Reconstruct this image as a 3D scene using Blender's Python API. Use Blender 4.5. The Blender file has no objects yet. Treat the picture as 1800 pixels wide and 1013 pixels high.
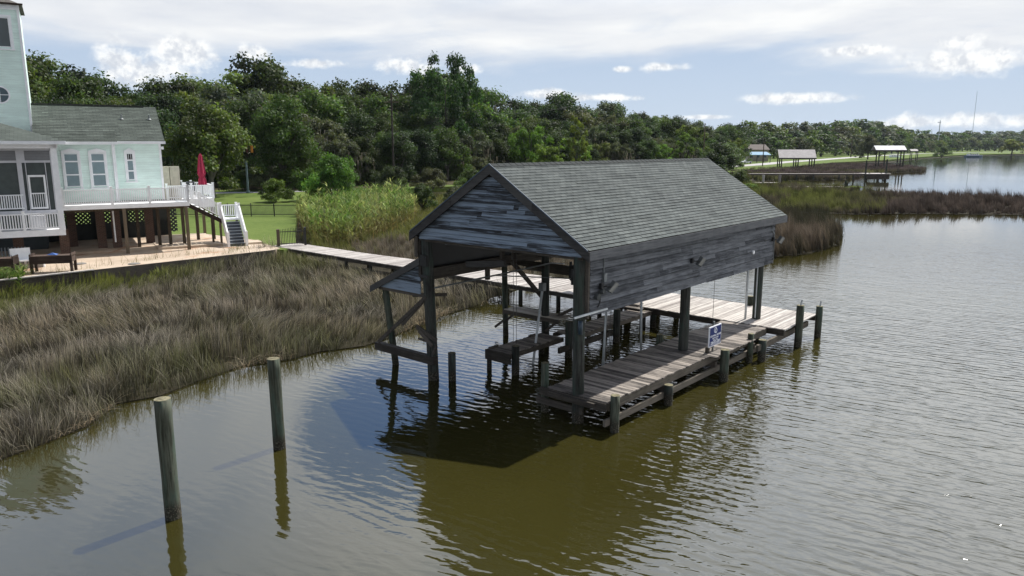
import bpy, math, random
import numpy as np
from mathutils import Vector, Matrix
from mathutils.geometry import tessellate_polygon
R = math.radians
random.seed(7); rng = np.random.default_rng(7)
SC = bpy.context.scene; COL = SC.collection

# ------------------------------------------------------------------ camera
F = 1300.0; PITCH = math.atan(250 / F); CH = 8.0
cam_d = bpy.data.cameras.new('camera'); cam = bpy.data.objects.new('camera', cam_d); COL.objects.link(cam)
cam_d.sensor_width = 36; cam_d.lens = 36 * F / 1800; cam_d.clip_end = 20000; cam_d.clip_start = .1
cam.location = (0, 0, CH); cam.rotation_euler = (R(90) - PITCH, 0, 0)
SC.camera = cam
SC.view_settings.view_transform = 'Standard'; SC.view_settings.look = 'None'
SC.view_settings.gamma = 1; SC.view_settings.exposure = 0.35
SC.render.resolution_x = 1024; SC.render.resolution_y = 576
SC.cycles.max_bounces = 6; SC.cycles.transparent_max_bounces = 6

_c, _s = math.cos(PITCH), math.sin(PITCH)
def ray(x, y):
    u = (x - 900) / F; v = (506.5 - y) / F
    return (u, _c + v * _s, -_s + v * _c)
def G(x, y, z=0.0):                       # where the line of sight through a photo point meets height z
    d = ray(x, y); t = (z - CH) / d[2]
    return (d[0] * t, d[1] * t)
def DIST(x, y, z=0.0):
    return math.hypot(*G(x, y, z))
def AZEL(x, y):
    d = ray(x, y); return math.atan2(d[0], d[1]), math.atan2(d[2], math.hypot(d[0], d[1]))

# ------------------------------------------------------------------ node helpers
class NT:
    def __init__(s, tree): s.t = tree; s.n = tree.nodes; s.l = tree.links
    def node(s, typ, **kw):
        n = s.n.new(typ)
        for k, v in kw.items():
            if k == 'inp':
                for a, b in v.items():
                    if hasattr(b, 'is_output') : s.l.new(b, n.inputs[a])
                    else: n.inputs[a].default_value = b
            else: setattr(n, k, v)
        return n
    def math(s, op, a, b=None, c=None, clamp=False):
        n = s.n.new('ShaderNodeMath'); n.operation = op; n.use_clamp = clamp
        for i, v in enumerate((a, b, c)):
            if v is None: continue
            if hasattr(v, 'is_output'): s.l.new(v, n.inputs[i])
            else: n.inputs[i].default_value = v
        return n.outputs[0]
    def mix(s, f, a, b, typ='MIX'):
        n = s.n.new('ShaderNodeMix'); n.data_type = 'RGBA'; n.blend_type = typ
        for i, v in ((0, f), (6, a), (7, b)):
            if hasattr(v, 'is_output'): s.l.new(v, n.inputs[i])
            else: n.inputs[i].default_value = v if i == 0 else tuple(v) + ((1,) if len(v) == 3 else ())
        return n.outputs[2]
    def mapr(s, v, a, b, c=0., d=1., smooth=True):
        n = s.n.new('ShaderNodeMapRange'); n.interpolation_type = 'SMOOTHSTEP' if smooth else 'LINEAR'
        s.l.new(v, n.inputs[0])
        for i, x in enumerate((a, b, c, d)): n.inputs[i + 1].default_value = x
        return n.outputs[0]
    def noise(s, vec, scale=1., detail=3., rough=.5, sc=(1, 1, 1), rot=(0, 0, 0), loc=(0, 0, 0), dist=0.):
        m = s.n.new('ShaderNodeMapping'); s.l.new(vec, m.inputs[0])
        m.inputs['Scale'].default_value = sc; m.inputs['Rotation'].default_value = rot; m.inputs['Location'].default_value = loc
        n = s.n.new('ShaderNodeTexNoise'); s.l.new(m.outputs[0], n.inputs['Vector'])
        n.inputs['Scale'].default_value = scale; n.inputs['Detail'].default_value = detail
        n.inputs['Roughness'].default_value = rough; n.inputs['Distortion'].default_value = dist
        return n.outputs[0]
    def ramp(s, v, stops):
        n = s.n.new('ShaderNodeValToRGB'); s.l.new(v, n.inputs[0])
        e = n.color_ramp.elements
        while len(e) < len(stops): e.new(.5)
        for i, (p, c) in enumerate(stops): e[i].position = p; e[i].color = tuple(c) + (1,)
        return n.outputs[0]

# ------------------------------------------------------------------ world: sky and clouds
SUN_EL = R(56); SUN_AZ = R(41.5)          # azimuth clockwise from +Y
W = bpy.data.worlds.new('World'); SC.world = W; W.use_nodes = True
t = NT(W.node_tree); t.n.clear()
sky = t.node('ShaderNodeTexSky', sky_type='NISHITA', sun_disc=False, sun_elevation=SUN_EL, sun_rotation=SUN_AZ,
             altitude=0, air_density=1.0, dust_density=1.2, ozone_density=1.5)
tc = t.node('ShaderNodeTexCoord'); dirv = tc.outputs['Generated']
sp = t.node('ShaderNodeSeparateXYZ'); t.l.new(dirv, sp.inputs[0])
X, Y, Z = sp.outputs
az = t.math('ARCTAN2', X, Y); el = t.math('ARCSINE', Z)
zz = t.math('ADD', t.math('MAXIMUM', Z, 0.0), 0.07)
comb = t.node('ShaderNodeCombineXYZ'); t.l.new(t.math('DIVIDE', X, zz), comb.inputs[0]); t.l.new(t.math('DIVIDE', Y, zz), comb.inputs[1])
flat = comb.outputs[0]
angv = t.node('ShaderNodeCombineXYZ'); t.l.new(az, angv.inputs[0]); t.l.new(el, angv.inputs[1]); ang = angv.outputs[0]
# high sheet of cloud
n1 = t.noise(flat, .42, 7, .58, sc=(1, 1, 1), rot=(0, 0, .5), dist=.5, loc=(3.1, 1.7, 0))
n2 = t.noise(flat, 1.5, 6, .6, sc=(1, .5, 1), rot=(0, 0, -.4), dist=.4)
cover = t.mapr(el, R(2.5), R(9), -.27, .125)
cover = t.math('ADD', cover, t.mapr(az, R(-22), R(12), .02, .06))
# an open blue gap above the frame towards the left, and thick cloud towards the sun
gapd = t.math('ADD', t.math('POWER', t.math('DIVIDE', t.math('ADD', az, R(8.5)), R(8)), 2.0), t.math('POWER', t.math('DIVIDE', t.math('SUBTRACT', el, R(21.5)), R(5.2)), 2.0))
cover = t.math('SUBTRACT', cover, t.mapr(gapd, .1, 1.6, .45, 0))
gapd = t.math('ADD', t.math('POWER', t.math('DIVIDE', t.math('SUBTRACT', az, R(8)), R(16)), 2.0), t.math('POWER', t.math('DIVIDE', t.math('SUBTRACT', el, R(4.5)), R(2.6)), 2.0))
cover = t.math('SUBTRACT', cover, t.mapr(gapd, .2, 1.4, .06, 0))
lefthi = t.math('MULTIPLY', t.mapr(az, R(-8), R(-30), 0, 1), t.mapr(el, R(14), R(24), 0, 1))
cover = t.math('SUBTRACT', cover, t.math('MULTIPLY', lefthi, .10))
m1 = t.math('ADD', t.math('ADD', t.math('MULTIPLY', n1, .75), t.math('MULTIPLY', n2, .25)), cover)
mask1 = t.mapr(m1, .40, .66)
shade = t.noise(flat, .9, 5, .55, loc=(9, 4, 0), dist=.3)
cl_hi = t.ramp(shade, [(.30, (.86, .90, .98)), (.5, (1.04, 1.06, 1.09)), (.68, (1.22, 1.22, 1.2))])
clear = t.mix(t.mapr(el, R(-1), R(26)), (.70, .84, 1.04), (.20, .36, .68))
skyc = t.mix(.12, sky.outputs[0], sky.outputs[0])
vm = t.node('ShaderNodeVectorMath', operation='SCALE'); t.l.new(skyc, vm.inputs[0]); vm.inputs['Scale'].default_value = .10
base = t.mix(.88, vm.outputs[0], clear)
colr = t.mix(t.math('MULTIPLY', mask1, .93), base, cl_hi)
# cumulus heaps low over the horizon
pn = t.noise(ang, 26, 6, .62, sc=(1, 1.25, 1), dist=.2)
pn2 = t.noise(ang, 60, 4, .6, loc=(2, 2, 0))
def heap(x, y, wx, wy, k=1.1, thr=1.0):
    a, e = AZEL(x, y); sa = wx / F; se = wy / F
    d = t.math('ADD', t.math('POWER', t.math('DIVIDE', t.math('SUBTRACT', az, a), sa), 2.0), t.math('POWER', t.math('DIVIDE', t.math('SUBTRACT', el, e), se), 2.0))
    d = t.math('ADD', t.math('SQRT', d), t.math('MULTIPLY', t.math('SUBTRACT', .5, pn), 2.6 * k))
    return t.mapr(d, thr * 1.1, thr * .3)
hm = None
for args in ((222, 112, 46, 34), (322, 92, 62, 30), (270, 128, 80, 30), (726, 118, 52, 17), (825, 122, 24, 10), (960, 166, 60, 10), (1060, 172, 80, 7),
             (1096, 122, 20, 6, .5), (1165, 118, 46, 9, .8), (1390, 172, 100, 10, .8), (1715, 104, 110, 22), (1700, 78, 40, 16),
             (1600, 216, 80, 12), (1690, 214, 80, 14), (1798, 214, 34, 12), (560, 112, 60, 9), (450, 96, 40, 16), (1510, 88, 60, 10, .8), (1240, 206, 50, 5, .6)):
    h = heap(*args); hm = h if hm is None else t.math('MAXIMUM', hm, h)
heapc = t.mix(t.mapr(pn2, .35, .6), (.84, .88, .95), (1.3, 1.3, 1.28))
colr = t.mix(t.math('MULTIPLY', hm, .88), colr, heapc)
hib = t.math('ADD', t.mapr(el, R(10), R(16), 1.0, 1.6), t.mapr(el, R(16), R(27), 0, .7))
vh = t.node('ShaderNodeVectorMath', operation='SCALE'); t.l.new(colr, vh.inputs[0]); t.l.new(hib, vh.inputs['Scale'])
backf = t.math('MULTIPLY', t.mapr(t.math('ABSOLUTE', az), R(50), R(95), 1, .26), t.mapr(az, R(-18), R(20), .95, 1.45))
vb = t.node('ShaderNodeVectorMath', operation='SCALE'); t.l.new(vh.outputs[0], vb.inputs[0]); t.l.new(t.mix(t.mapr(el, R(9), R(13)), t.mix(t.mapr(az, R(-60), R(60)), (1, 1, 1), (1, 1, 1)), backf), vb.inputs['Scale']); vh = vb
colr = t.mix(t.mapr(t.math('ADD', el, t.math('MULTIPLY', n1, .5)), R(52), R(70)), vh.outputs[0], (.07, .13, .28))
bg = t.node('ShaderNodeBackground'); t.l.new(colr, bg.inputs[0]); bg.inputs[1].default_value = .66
ow = t.node('ShaderNodeOutputWorld'); t.l.new(bg.outputs[0], ow.inputs[0])

sd = bpy.data.lights.new('sun', 'SUN'); sd.energy = 5.0; sd.angle = R(.8); sd.color = (1, .955, .88)
sun = bpy.data.objects.new('sun', sd); COL.objects.link(sun)
sv = Vector((math.sin(SUN_AZ) * math.cos(SUN_EL), math.cos(SUN_AZ) * math.cos(SUN_EL), math.sin(SUN_EL)))
sun.rotation_euler = sv.to_track_quat('Z', 'Y').to_euler(); sun.location = (0, 0, 60)

# ------------------------------------------------------------------ materials
def new_mat(name):
    m = bpy.data.materials.new(name); m.use_nodes = True
    t = NT(m.node_tree); p = t.n['Principled BSDF']; return m, t, p
def obj_co(t): return t.node('ShaderNodeTexCoord').outputs['Object']
def rnd(t): return t.node('ShaderNodeAttribute', attribute_name='rnd').outputs['Fac']
def bump(t, p, h, strength=.3, dist=.02):
    b = t.node('ShaderNodeBump'); b.inputs['Strength'].default_value = strength; b.inputs['Distance'].default_value = dist
    t.l.new(h, b.inputs['Height']); t.l.new(b.outputs[0], p.inputs['Normal']); return b
def wood(name, dark, light, grain='x', rough=.85, vary=.5, worn=None, gs=1.0, wt=(.44, .60), wv=.20, wsc=None):
    m, t, p = new_mat(name); co = obj_co(t); r = rnd(t)
    sc = {'x': (1.2, 22, 22), 'y': (22, 1.2, 22), 'z': (22, 22, 1.2)}[grain]
    off = t.node('ShaderNodeVectorMath', operation='ADD'); t.l.new(co, off.inputs[0])
    cx = t.node('ShaderNodeCombineXYZ'); t.l.new(t.math('MULTIPLY', r, 37.), cx.inputs[0]); t.l.new(t.math('MULTIPLY', r, 11.), cx.inputs[1]); t.l.new(t.math('MULTIPLY', r, 23.), cx.inputs[2]); t.l.new(cx.outputs[0], off.inputs[1])
    g = t.noise(off.outputs[0], gs, 5, .65, sc=sc); b = t.noise(off.outputs[0], 1.6 * gs, 4, .6)
    f = t.math('ADD', t.math('MULTIPLY', g, .75), t.math('MULTIPLY', b, .45))
    f = t.math('ADD', f, t.math('MULTIPLY', t.math('SUBTRACT', r, .5), vary))
    c = t.mix(t.mapr(f, .35, .85), dark, light)
    if worn:
        wm = t.noise(off.outputs[0], 1.3 * gs, 6, .7, sc=wsc or {'x': (.9, 6, 6), 'y': (6, .9, 6), 'z': (6, 6, .9)}[grain], loc=(5, 5, 5))
        wvv = t.math('ADD', wm, t.math('MULTIPLY', t.math('SUBTRACT', r, .5), wv))
        c = t.mix(t.mapr(wvv, *wt), c, worn)
    t.l.new(c, p.inputs['Base Color']); p.inputs['Roughness'].default_value = rough; p.inputs['Specular IOR Level'].default_value = .25
    bump(t, p, g, .5, .01); return m
def plain(name, col, rough=.6, metal=0., var=.15, scale=3.):
    m, t, p = new_mat(name); co = obj_co(t); n = t.noise(co, scale, 5, .6)
    c = t.mix(t.mapr(n, .3, .7), [x * (1 - var) for x in col], [min(1, x * (1 + var)) for x in col])
    t.l.new(c, p.inputs['Base Color']); p.inputs['Roughness'].default_value = rough; p.inputs['Metallic'].default_value = metal; return m
M = {}
M['siding'] = wood('weathered_siding', (.035, .038, .045), (.20, .21, .23), 'x', vary=.22)
M['gable'] = wood('peeling_painted_boards', (.022, .023, .026), (.075, .082, .095), 'y', vary=.3, worn=(.235, .29, .36), wt=(.36, .60), wv=.20, wsc=(11, .55, 11))
M['trim'] = wood('weathered_trim', (.065, .068, .075), (.16, .165, .175), 'x', vary=.2)
M['trim_y'] = wood('weathered_rake', (.035, .033, .033), (.08, .078, .076), 'y', vary=.2)
M['deck_y'] = wood('shade_toned_planks', (.045, .04, .038), (.31, .275, .245), 'y', vary=.36, gs=1.3)  # grey planks, colour darkened to deepen the shade under the boathouse roof
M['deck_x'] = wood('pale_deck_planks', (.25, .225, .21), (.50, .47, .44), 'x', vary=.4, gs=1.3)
M['beam'] = wood('dark_beam', (.035, .03, .025), (.11, .095, .08), 'x', vary=.3)
M['beam_y'] = wood('dark_cross_beam', (.035, .03, .025), (.11, .095, .08), 'y', vary=.3)
M['stringer'] = wood('damp_stringer', (.05, .042, .034), (.16, .14, .115), 'x', vary=.3)
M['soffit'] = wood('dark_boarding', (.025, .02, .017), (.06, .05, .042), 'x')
def post_mat(name, dark, light, green, ztop=.35):
    m, t, p = new_mat(name); co = obj_co(t); r = t.node('ShaderNodeObjectInfo').outputs['Random']
    off = t.node('ShaderNodeVectorMath', operation='ADD'); t.l.new(co, off.inputs[0]); cx = t.node('ShaderNodeCombineXYZ')
    t.l.new(t.math('MULTIPLY', r, 50.), cx.inputs[0]); t.l.new(t.math('MULTIPLY', r, 20.), cx.inputs[2]); t.l.new(cx.outputs[0], off.inputs[1])
    g = t.noise(off.outputs[0], 1.2, 6, .7, sc=(14, 14, .9)); b = t.noise(off.outputs[0], 1.1, 4, .6, sc=(2, 2, .8))
    gr = t.noise(off.outputs[0], 1.4, 5, .65, sc=(5, 5, .8), loc=(7, 3, 1))
    c = t.mix(t.mapr(g, .33, .66), dark, light)
    c = t.mix(t.mapr(gr, .45, .66, 0, .8), c, green)
    c = t.mix(t.mapr(b, .5, .72, 0, .65), c, [x * .45 for x in dark])
    geo = t.node('ShaderNodeNewGeometry'); sz = t.node('ShaderNodeSeparateXYZ'); t.l.new(geo.outputs['Position'], sz.inputs[0])
    wet = t.mapr(t.math('ADD', sz.outputs[2], t.math('MULTIPLY', b, .25)), ztop + .25, ztop)
    c = t.mix(t.math('MULTIPLY', wet, .8), c, (.018, .013, .008))
    bn = t.noise(co, 30, 3, .6, loc=(1, 2, 3)); bm = t.math('MULTIPLY', t.mapr(bn, .52, .62), t.mapr(t.math('ADD', sz.outputs[2], t.math('MULTIPLY', b, .2)), .55, .30))
    c = t.mix(t.math('MULTIPLY', bm, .7), c, (.17, .155, .12))
    # sawn end grain: rings
    sn = t.node('ShaderNodeSeparateXYZ'); t.l.new(geo.outputs['Normal'], sn.inputs[0])
    topm = t.mapr(sn.outputs[2], .8, .95)
    rings = t.noise(co, 2.5, 5, .6, sc=(3, 3, 3))
    c = t.mix(topm, c, t.mix(t.mapr(rings, .3, .7), (.08, .07, .04), (.24, .22, .14)))
    t.l.new(c, p.inputs['Base Color']); p.inputs['Roughness'].default_value = .85; p.inputs['Specular IOR Level'].default_value = .25
    bump(t, p, g, .8, .02); return m
M['post'] = post_mat('dark_piling', (.020, .019, .017), (.07, .073, .064), (.04, .062, .050))
M['pile'] = post_mat('green_grey_piling', (.030, .032, .022), (.105, .115, .088), (.060, .092, .072))
def shingle_mat(name, c1, c2, c3, scale=1., bw=.30, rh=.145):
    m, t, p = new_mat(name)
    uv = t.node('ShaderNodeTexCoord').outputs['UV']
    br = t.node('ShaderNodeTexBrick', offset=.5); t.l.new(uv, br.inputs['Vector'])
    br.inputs['Scale'].default_value = 1; br.inputs['Brick Width'].default_value = bw; br.inputs['Row Height'].default_value = rh
    br.inputs['Mortar Size'].default_value = .011; br.inputs['Mortar Smooth'].default_value = .2
    br.inputs['Color1'].default_value = tuple(c1) + (1,); br.inputs['Color2'].default_value = tuple(c2) + (1,); br.inputs['Mortar'].default_value = tuple(c3) + (1,)
    n = t.noise(uv, 60, 3, .7); n2 = t.noise(uv, .7, 4, .6); n3 = t.noise(uv, .4, 4, .6, sc=(6, .7, 1), loc=(3, 2, 0))
    rv = t.math('ADD', .84, t.math('MULTIPLY', rnd(t), .32)); cv = t.node('ShaderNodeCombineXYZ'); [t.l.new(rv, cv.inputs[q]) for q in range(3)]
    c = t.mix(t.mapr(n, .3, .7, 0, .35), t.mix(1., br.outputs[0], cv.outputs[0], 'MULTIPLY'), [x * .45 for x in c1])
    c = t.mix(t.mapr(n2, .35, .7, 0, .22), c, [x * 1.35 for x in c2])
    c = t.mix(t.mapr(n3, .5, .75, 0, .2), c, [x * .5 for x in c1])
    t.l.new(c, p.inputs['Base Color']); p.inputs['Roughness'].default_value = .9; p.inputs['Specular IOR Level'].default_value = .2
    bump(t, p, n, .3, .005); return m
M['shingle'] = shingle_mat('grey_green_shingles', (.070, .082, .083), (.120, .135, .132), (.014, .017, .018))
M['shingle_house'] = shingle_mat('dark_green_shingles', (.065, .078, .07), (.10, .118, .105), (.025, .03, .03), bw=.4, rh=.2)
M['galv'] = plain('galvanised_metal', (.16, .175, .18), .5, .3)
M['pvc'] = plain('grey_pvc_pipe', (.52, .55, .56), .45, 0, .2, 2.)
M['black'] = plain('black_metal', (.012, .012, .013), .5)
M['white'] = plain('white_paint', (.84, .85, .87), .5, 0, .05)
M['cable'] = plain('steel_cable', (.06, .06, .06), .5, .4)
M['lens'] = plain('lamp_glass', (.06, .065, .065), .9)
M['mint'] = None
def lap_mat(name, col, h=.16):
    m, t, p = new_mat(name); co = obj_co(t); s = t.node('ShaderNodeSeparateXYZ'); t.l.new(co, s.inputs[0])
    fr = t.math('FRACT', t.math('DIVIDE', s.outputs[2], h))
    n = t.noise(co, 1.4, 5, .6, sc=(.5, .5, 2))
    c = t.mix(t.mapr(n, .3, .7), [x * .9 for x in col], [min(1, x * 1.06) for x in col])
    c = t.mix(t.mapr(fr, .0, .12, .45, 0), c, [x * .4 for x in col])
    t.l.new(c, p.inputs['Base Color']); p.inputs['Roughness'].default_value = .55
    bump(t, p, fr, .6, .02); return m
M['mint'] = lap_mat('mint_lap_siding', (.72, .88, .82))
M['glass'] = plain('window_glass', (.05, .075, .085), .06, 0, .3, .6)
M['blind'] = plain('window_with_blind', (.20, .27, .29), .12, 0, .12, .8)
M['screen'] = plain('dark_porch_screen', (.05, .065, .063), .5)
M['house_wood'] = wood('treated_post', (.055, .042, .03), (.15, .12, .085), 'z')
M['dark_wood'] = wood('brown_table_wood', (.028, .018, .014), (.085, .06, .048), 'x')
def brick_mat():
    m, t, p = new_mat('red_brick'); co = obj_co(t)
    cc = t.node('ShaderNodeCombineXYZ'); s = t.node('ShaderNodeSeparateXYZ'); t.l.new(co, s.inputs[0])
    t.l.new(t.math('ADD', s.outputs[0], s.outputs[1]), cc.inputs[0]); t.l.new(s.outputs[2], cc.inputs[1])
    br = t.node('ShaderNodeTexBrick'); t.l.new(cc.outputs[0], br.inputs['Vector']); br.inputs['Scale'].default_value = 1
    br.inputs['Brick Width'].default_value = .22; br.inputs['Row Height'].default_value = .08; br.inputs['Mortar Size'].default_value = .008
    br.inputs['Color1'].default_value = (.10, .05, .035, 1); br.inputs['Color2'].default_value = (.065, .033, .025, 1); br.inputs['Mortar'].default_value = (.14, .12, .10, 1)
    t.l.new(br.outputs[0], p.inputs['Base Color']); p.inputs['Roughness'].default_value = .9; return m
M['brick'] = brick_mat()
M['sheet_metal'] = None
def ribbed(name, col, axis=0, pitch=.35, metal=.1):
    m, t, p = new_mat(name); co = obj_co(t); s = t.node('ShaderNodeSeparateXYZ'); t.l.new(co, s.inputs[0])
    fr = t.math('PINGPONG', s.outputs[axis], pitch / 2); n = t.noise(co, .8, 5, .6)
    c = t.mix(t.mapr(n, .3, .7), [x * .8 for x in col], col)
    c = t.mix(t.mapr(fr, 0, .04, .4, 0), c, [x * .45 for x in col])
    t.l.new(c, p.inputs['Base Color']); p.inputs['Roughness'].default_value = .85; p.inputs['Metallic'].default_value = 0; p.inputs['Specular IOR Level'].default_value = .15; return m
M['tin'] = ribbed('pale_metal_roof', (.44, .42, .42))
M['tin_white'] = ribbed('white_metal_roof', (.70, .70, .73))
def concrete():
    m, t, p = new_mat('tan_concrete'); co = obj_co(t)
    n = t.noise(co, .5, 6, .65); n2 = t.noise(co, .35, 5, .7, loc=(4, 4, 4), dist=.8); n3 = t.noise(co, 12, 4, .6)
    c = t.mix(t.mapr(n, .3, .7), (.36, .28, .21), (.50, .41, .32))
    c = t.mix(t.mapr(n2, .54, .68, 0, .75), c, (.33, .14, .06))
    c = t.mix(t.mapr(n3, .4, .7, 0, .2), c, (.3, .25, .2))
    t.l.new(c, p.inputs['Base Color']); p.inputs['Roughness'].default_value = .85; return m
M['concrete'] = concrete()
M['asphalt'] = plain('pale_road', (.34, .33, .33), .9, 0, .15, .3)
def ground_mat(name, stops, scale=.3):
    m, t, p = new_mat(name); co = t.node('ShaderNodeNewGeometry').outputs['Position']
    n = t.noise(co, scale, 7, .65); n2 = t.noise(co, scale * 14, 5, .7)
    f = t.math('ADD', t.math('MULTIPLY', n, .6), t.math('MULTIPLY', n2, .4))
    t.l.new(t.ramp(f, stops), p.inputs['Base Color']); p.inputs['Roughness'].default_value = .95; p.inputs['Specular IOR Level'].default_value = .1
    bump(t, p, n2, .6, .1); return m
M['marsh'] = ground_mat('marsh_mud', [(.35, (.018, .015, .010)), (.5, (.03, .026, .016)), (.65, (.045, .042, .024))])
M['lawn'] = ground_mat('mown_lawn', [(.36, (.065, .10, .02)), (.5, (.095, .135, .03)), (.66, (.13, .165, .045))], .12)
M['litter'] = ground_mat('leaf_litter', [(.36, (.03, .024, .015)), (.5, (.06, .05, .028)), (.66, (.06, .085, .025))], .2)
M['mud_edge'] = M['marsh']

def water_mat():
    m, t, p = new_mat('olive_bay_water'); co = t.node('ShaderNodeNewGeometry').outputs['Position']
    s = t.node('ShaderNodeSeparateXYZ'); t.l.new(co, s.inputs[0])
    n = t.noise(co, .12, 4, .5)
    c = t.mix(t.mapr(n, .3, .7), (.027, .0245, .0062), (.033, .030, .0078))
    t.l.new(c, p.inputs['Base Color']); p.inputs['Roughness'].default_value = .045; p.inputs['IOR'].default_value = 1.42
    # long wind ripples running across, plus fine chop
    mr = t.node('ShaderNodeMapping'); t.l.new(co, mr.inputs[0]); mr.inputs['Rotation'].default_value = (0, 0, R(-58)); rc = mr.outputs[0]
    mr2 = t.node('ShaderNodeMapping'); t.l.new(co, mr2.inputs[0]); mr2.inputs['Rotation'].default_value = (0, 0, R(-76)); rc2 = mr2.outputs[0]
    w1 = t.noise(rc, 1.0, 2, .5, sc=(2.9, .75, 1), dist=.5)
    w2 = t.noise(rc2, 1.0, 2, .5, sc=(6.2, 2.0, 1), dist=.4, loc=(3, 8, 0))
    w3 = t.noise(rc, 1.0, 2, .5, sc=(.8, .4, 1), loc=(5, 1, 0))
    wv = t.node('ShaderNodeTexWave', wave_type='BANDS', bands_direction='X', wave_profile='SIN'); t.l.new(rc, wv.inputs[0])
    wv.inputs['Scale'].default_value = .95; wv.inputs['Distortion'].default_value = 5.5; wv.inputs['Detail'].default_value = 2.5; wv.inputs['Detail Scale'].default_value = 1.3; wv.inputs['Detail Roughness'].default_value = .55
    patch = t.noise(co, .05, 3, .5, sc=(1, .6, 1))
    right = t.mapr(t.math('ADD', t.math('MULTIPLY', s.outputs[0], 1.), t.math('MULTIPLY', patch, 6.)), -4, 14, .20, 1.7)
    far = t.mapr(s.outputs[1], 18, 75, 1, .05)
    calm = t.mapr(patch, .35, .6, .7, 1)
    amp = t.math('MULTIPLY', t.math('MULTIPLY', right, far), calm)
    h = t.math('ADD', t.math('ADD', t.math('MULTIPLY', w1, .70), t.math('MULTIPLY', wv.outputs['Fac'], .16)), t.math('ADD', t.math('MULTIPLY', w2, .26), t.math('MULTIPLY', w3, .5)))
    b = t.node('ShaderNodeBump'); t.l.new(h, b.inputs['Height']); t.l.new(amp, b.inputs['Strength']); b.inputs['Distance'].default_value = .040
    df = t.node('ShaderNodeBsdfDiffuse'); t.l.new(c, df.inputs[0])
    gl = t.node('ShaderNodeBsdfGlossy'); gl.inputs['Roughness'].default_value = .04; gl.inputs[0].default_value = (.97, .98, 1, 1); t.l.new(b.outputs[0], gl.inputs['Normal'])
    fr = t.node('ShaderNodeFresnel'); fr.inputs[0].default_value = 1.62; t.l.new(b.outputs[0], fr.inputs['Normal'])
    mx = t.node('ShaderNodeMixShader'); t.l.new(fr.outputs[0], mx.inputs[0]); t.l.new(df.outputs[0], mx.inputs[1]); t.l.new(gl.outputs[0], mx.inputs[2])
    t.l.new(mx.outputs[0], t.n['Material Output'].inputs[0]); return m
M['water'] = water_mat()

def leaf_mat(name, kind):
    m, t, p = new_mat(name)
    vc = t.node('ShaderNodeAttribute', attribute_name='Col').outputs['Color']
    if kind == 'tree':
        oi = t.node('ShaderNodeObjectInfo'); c = t.mix(1., vc, oi.outputs['Color'], 'MULTIPLY')
    else: c = vc
    t.l.new(c, p.inputs['Base Color']); p.inputs['Roughness'].default_value = .6 if kind == 'tree' else .7
    p.inputs['Specular IOR Level'].default_value = .3 if kind == 'tree' else .2
    tr = t.node('ShaderNodeBsdfTranslucent'); t.l.new(t.mix(1., c, (1.15, 1.2, .6) if kind == 'tree' else (1.12, 1.02, .85), 'MULTIPLY'), tr.inputs[0])
    mx = t.node('ShaderNodeMixShader'); mx.inputs[0].default_value = .42 if kind == 'tree' else .42
    t.l.new(p.outputs[0], mx.inputs[1]); t.l.new(tr.outputs[0], mx.inputs[2])
    t.l.new(mx.outputs[0], t.n['Material Output'].inputs[0]); return m
M['leaf'] = leaf_mat('tree_foliage', 'tree'); M['blade'] = leaf_mat('grass_blades', 'grass')
M['bark'] = wood('tree_bark', (.035, .03, .026), (.11, .10, .09), 'z')

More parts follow.
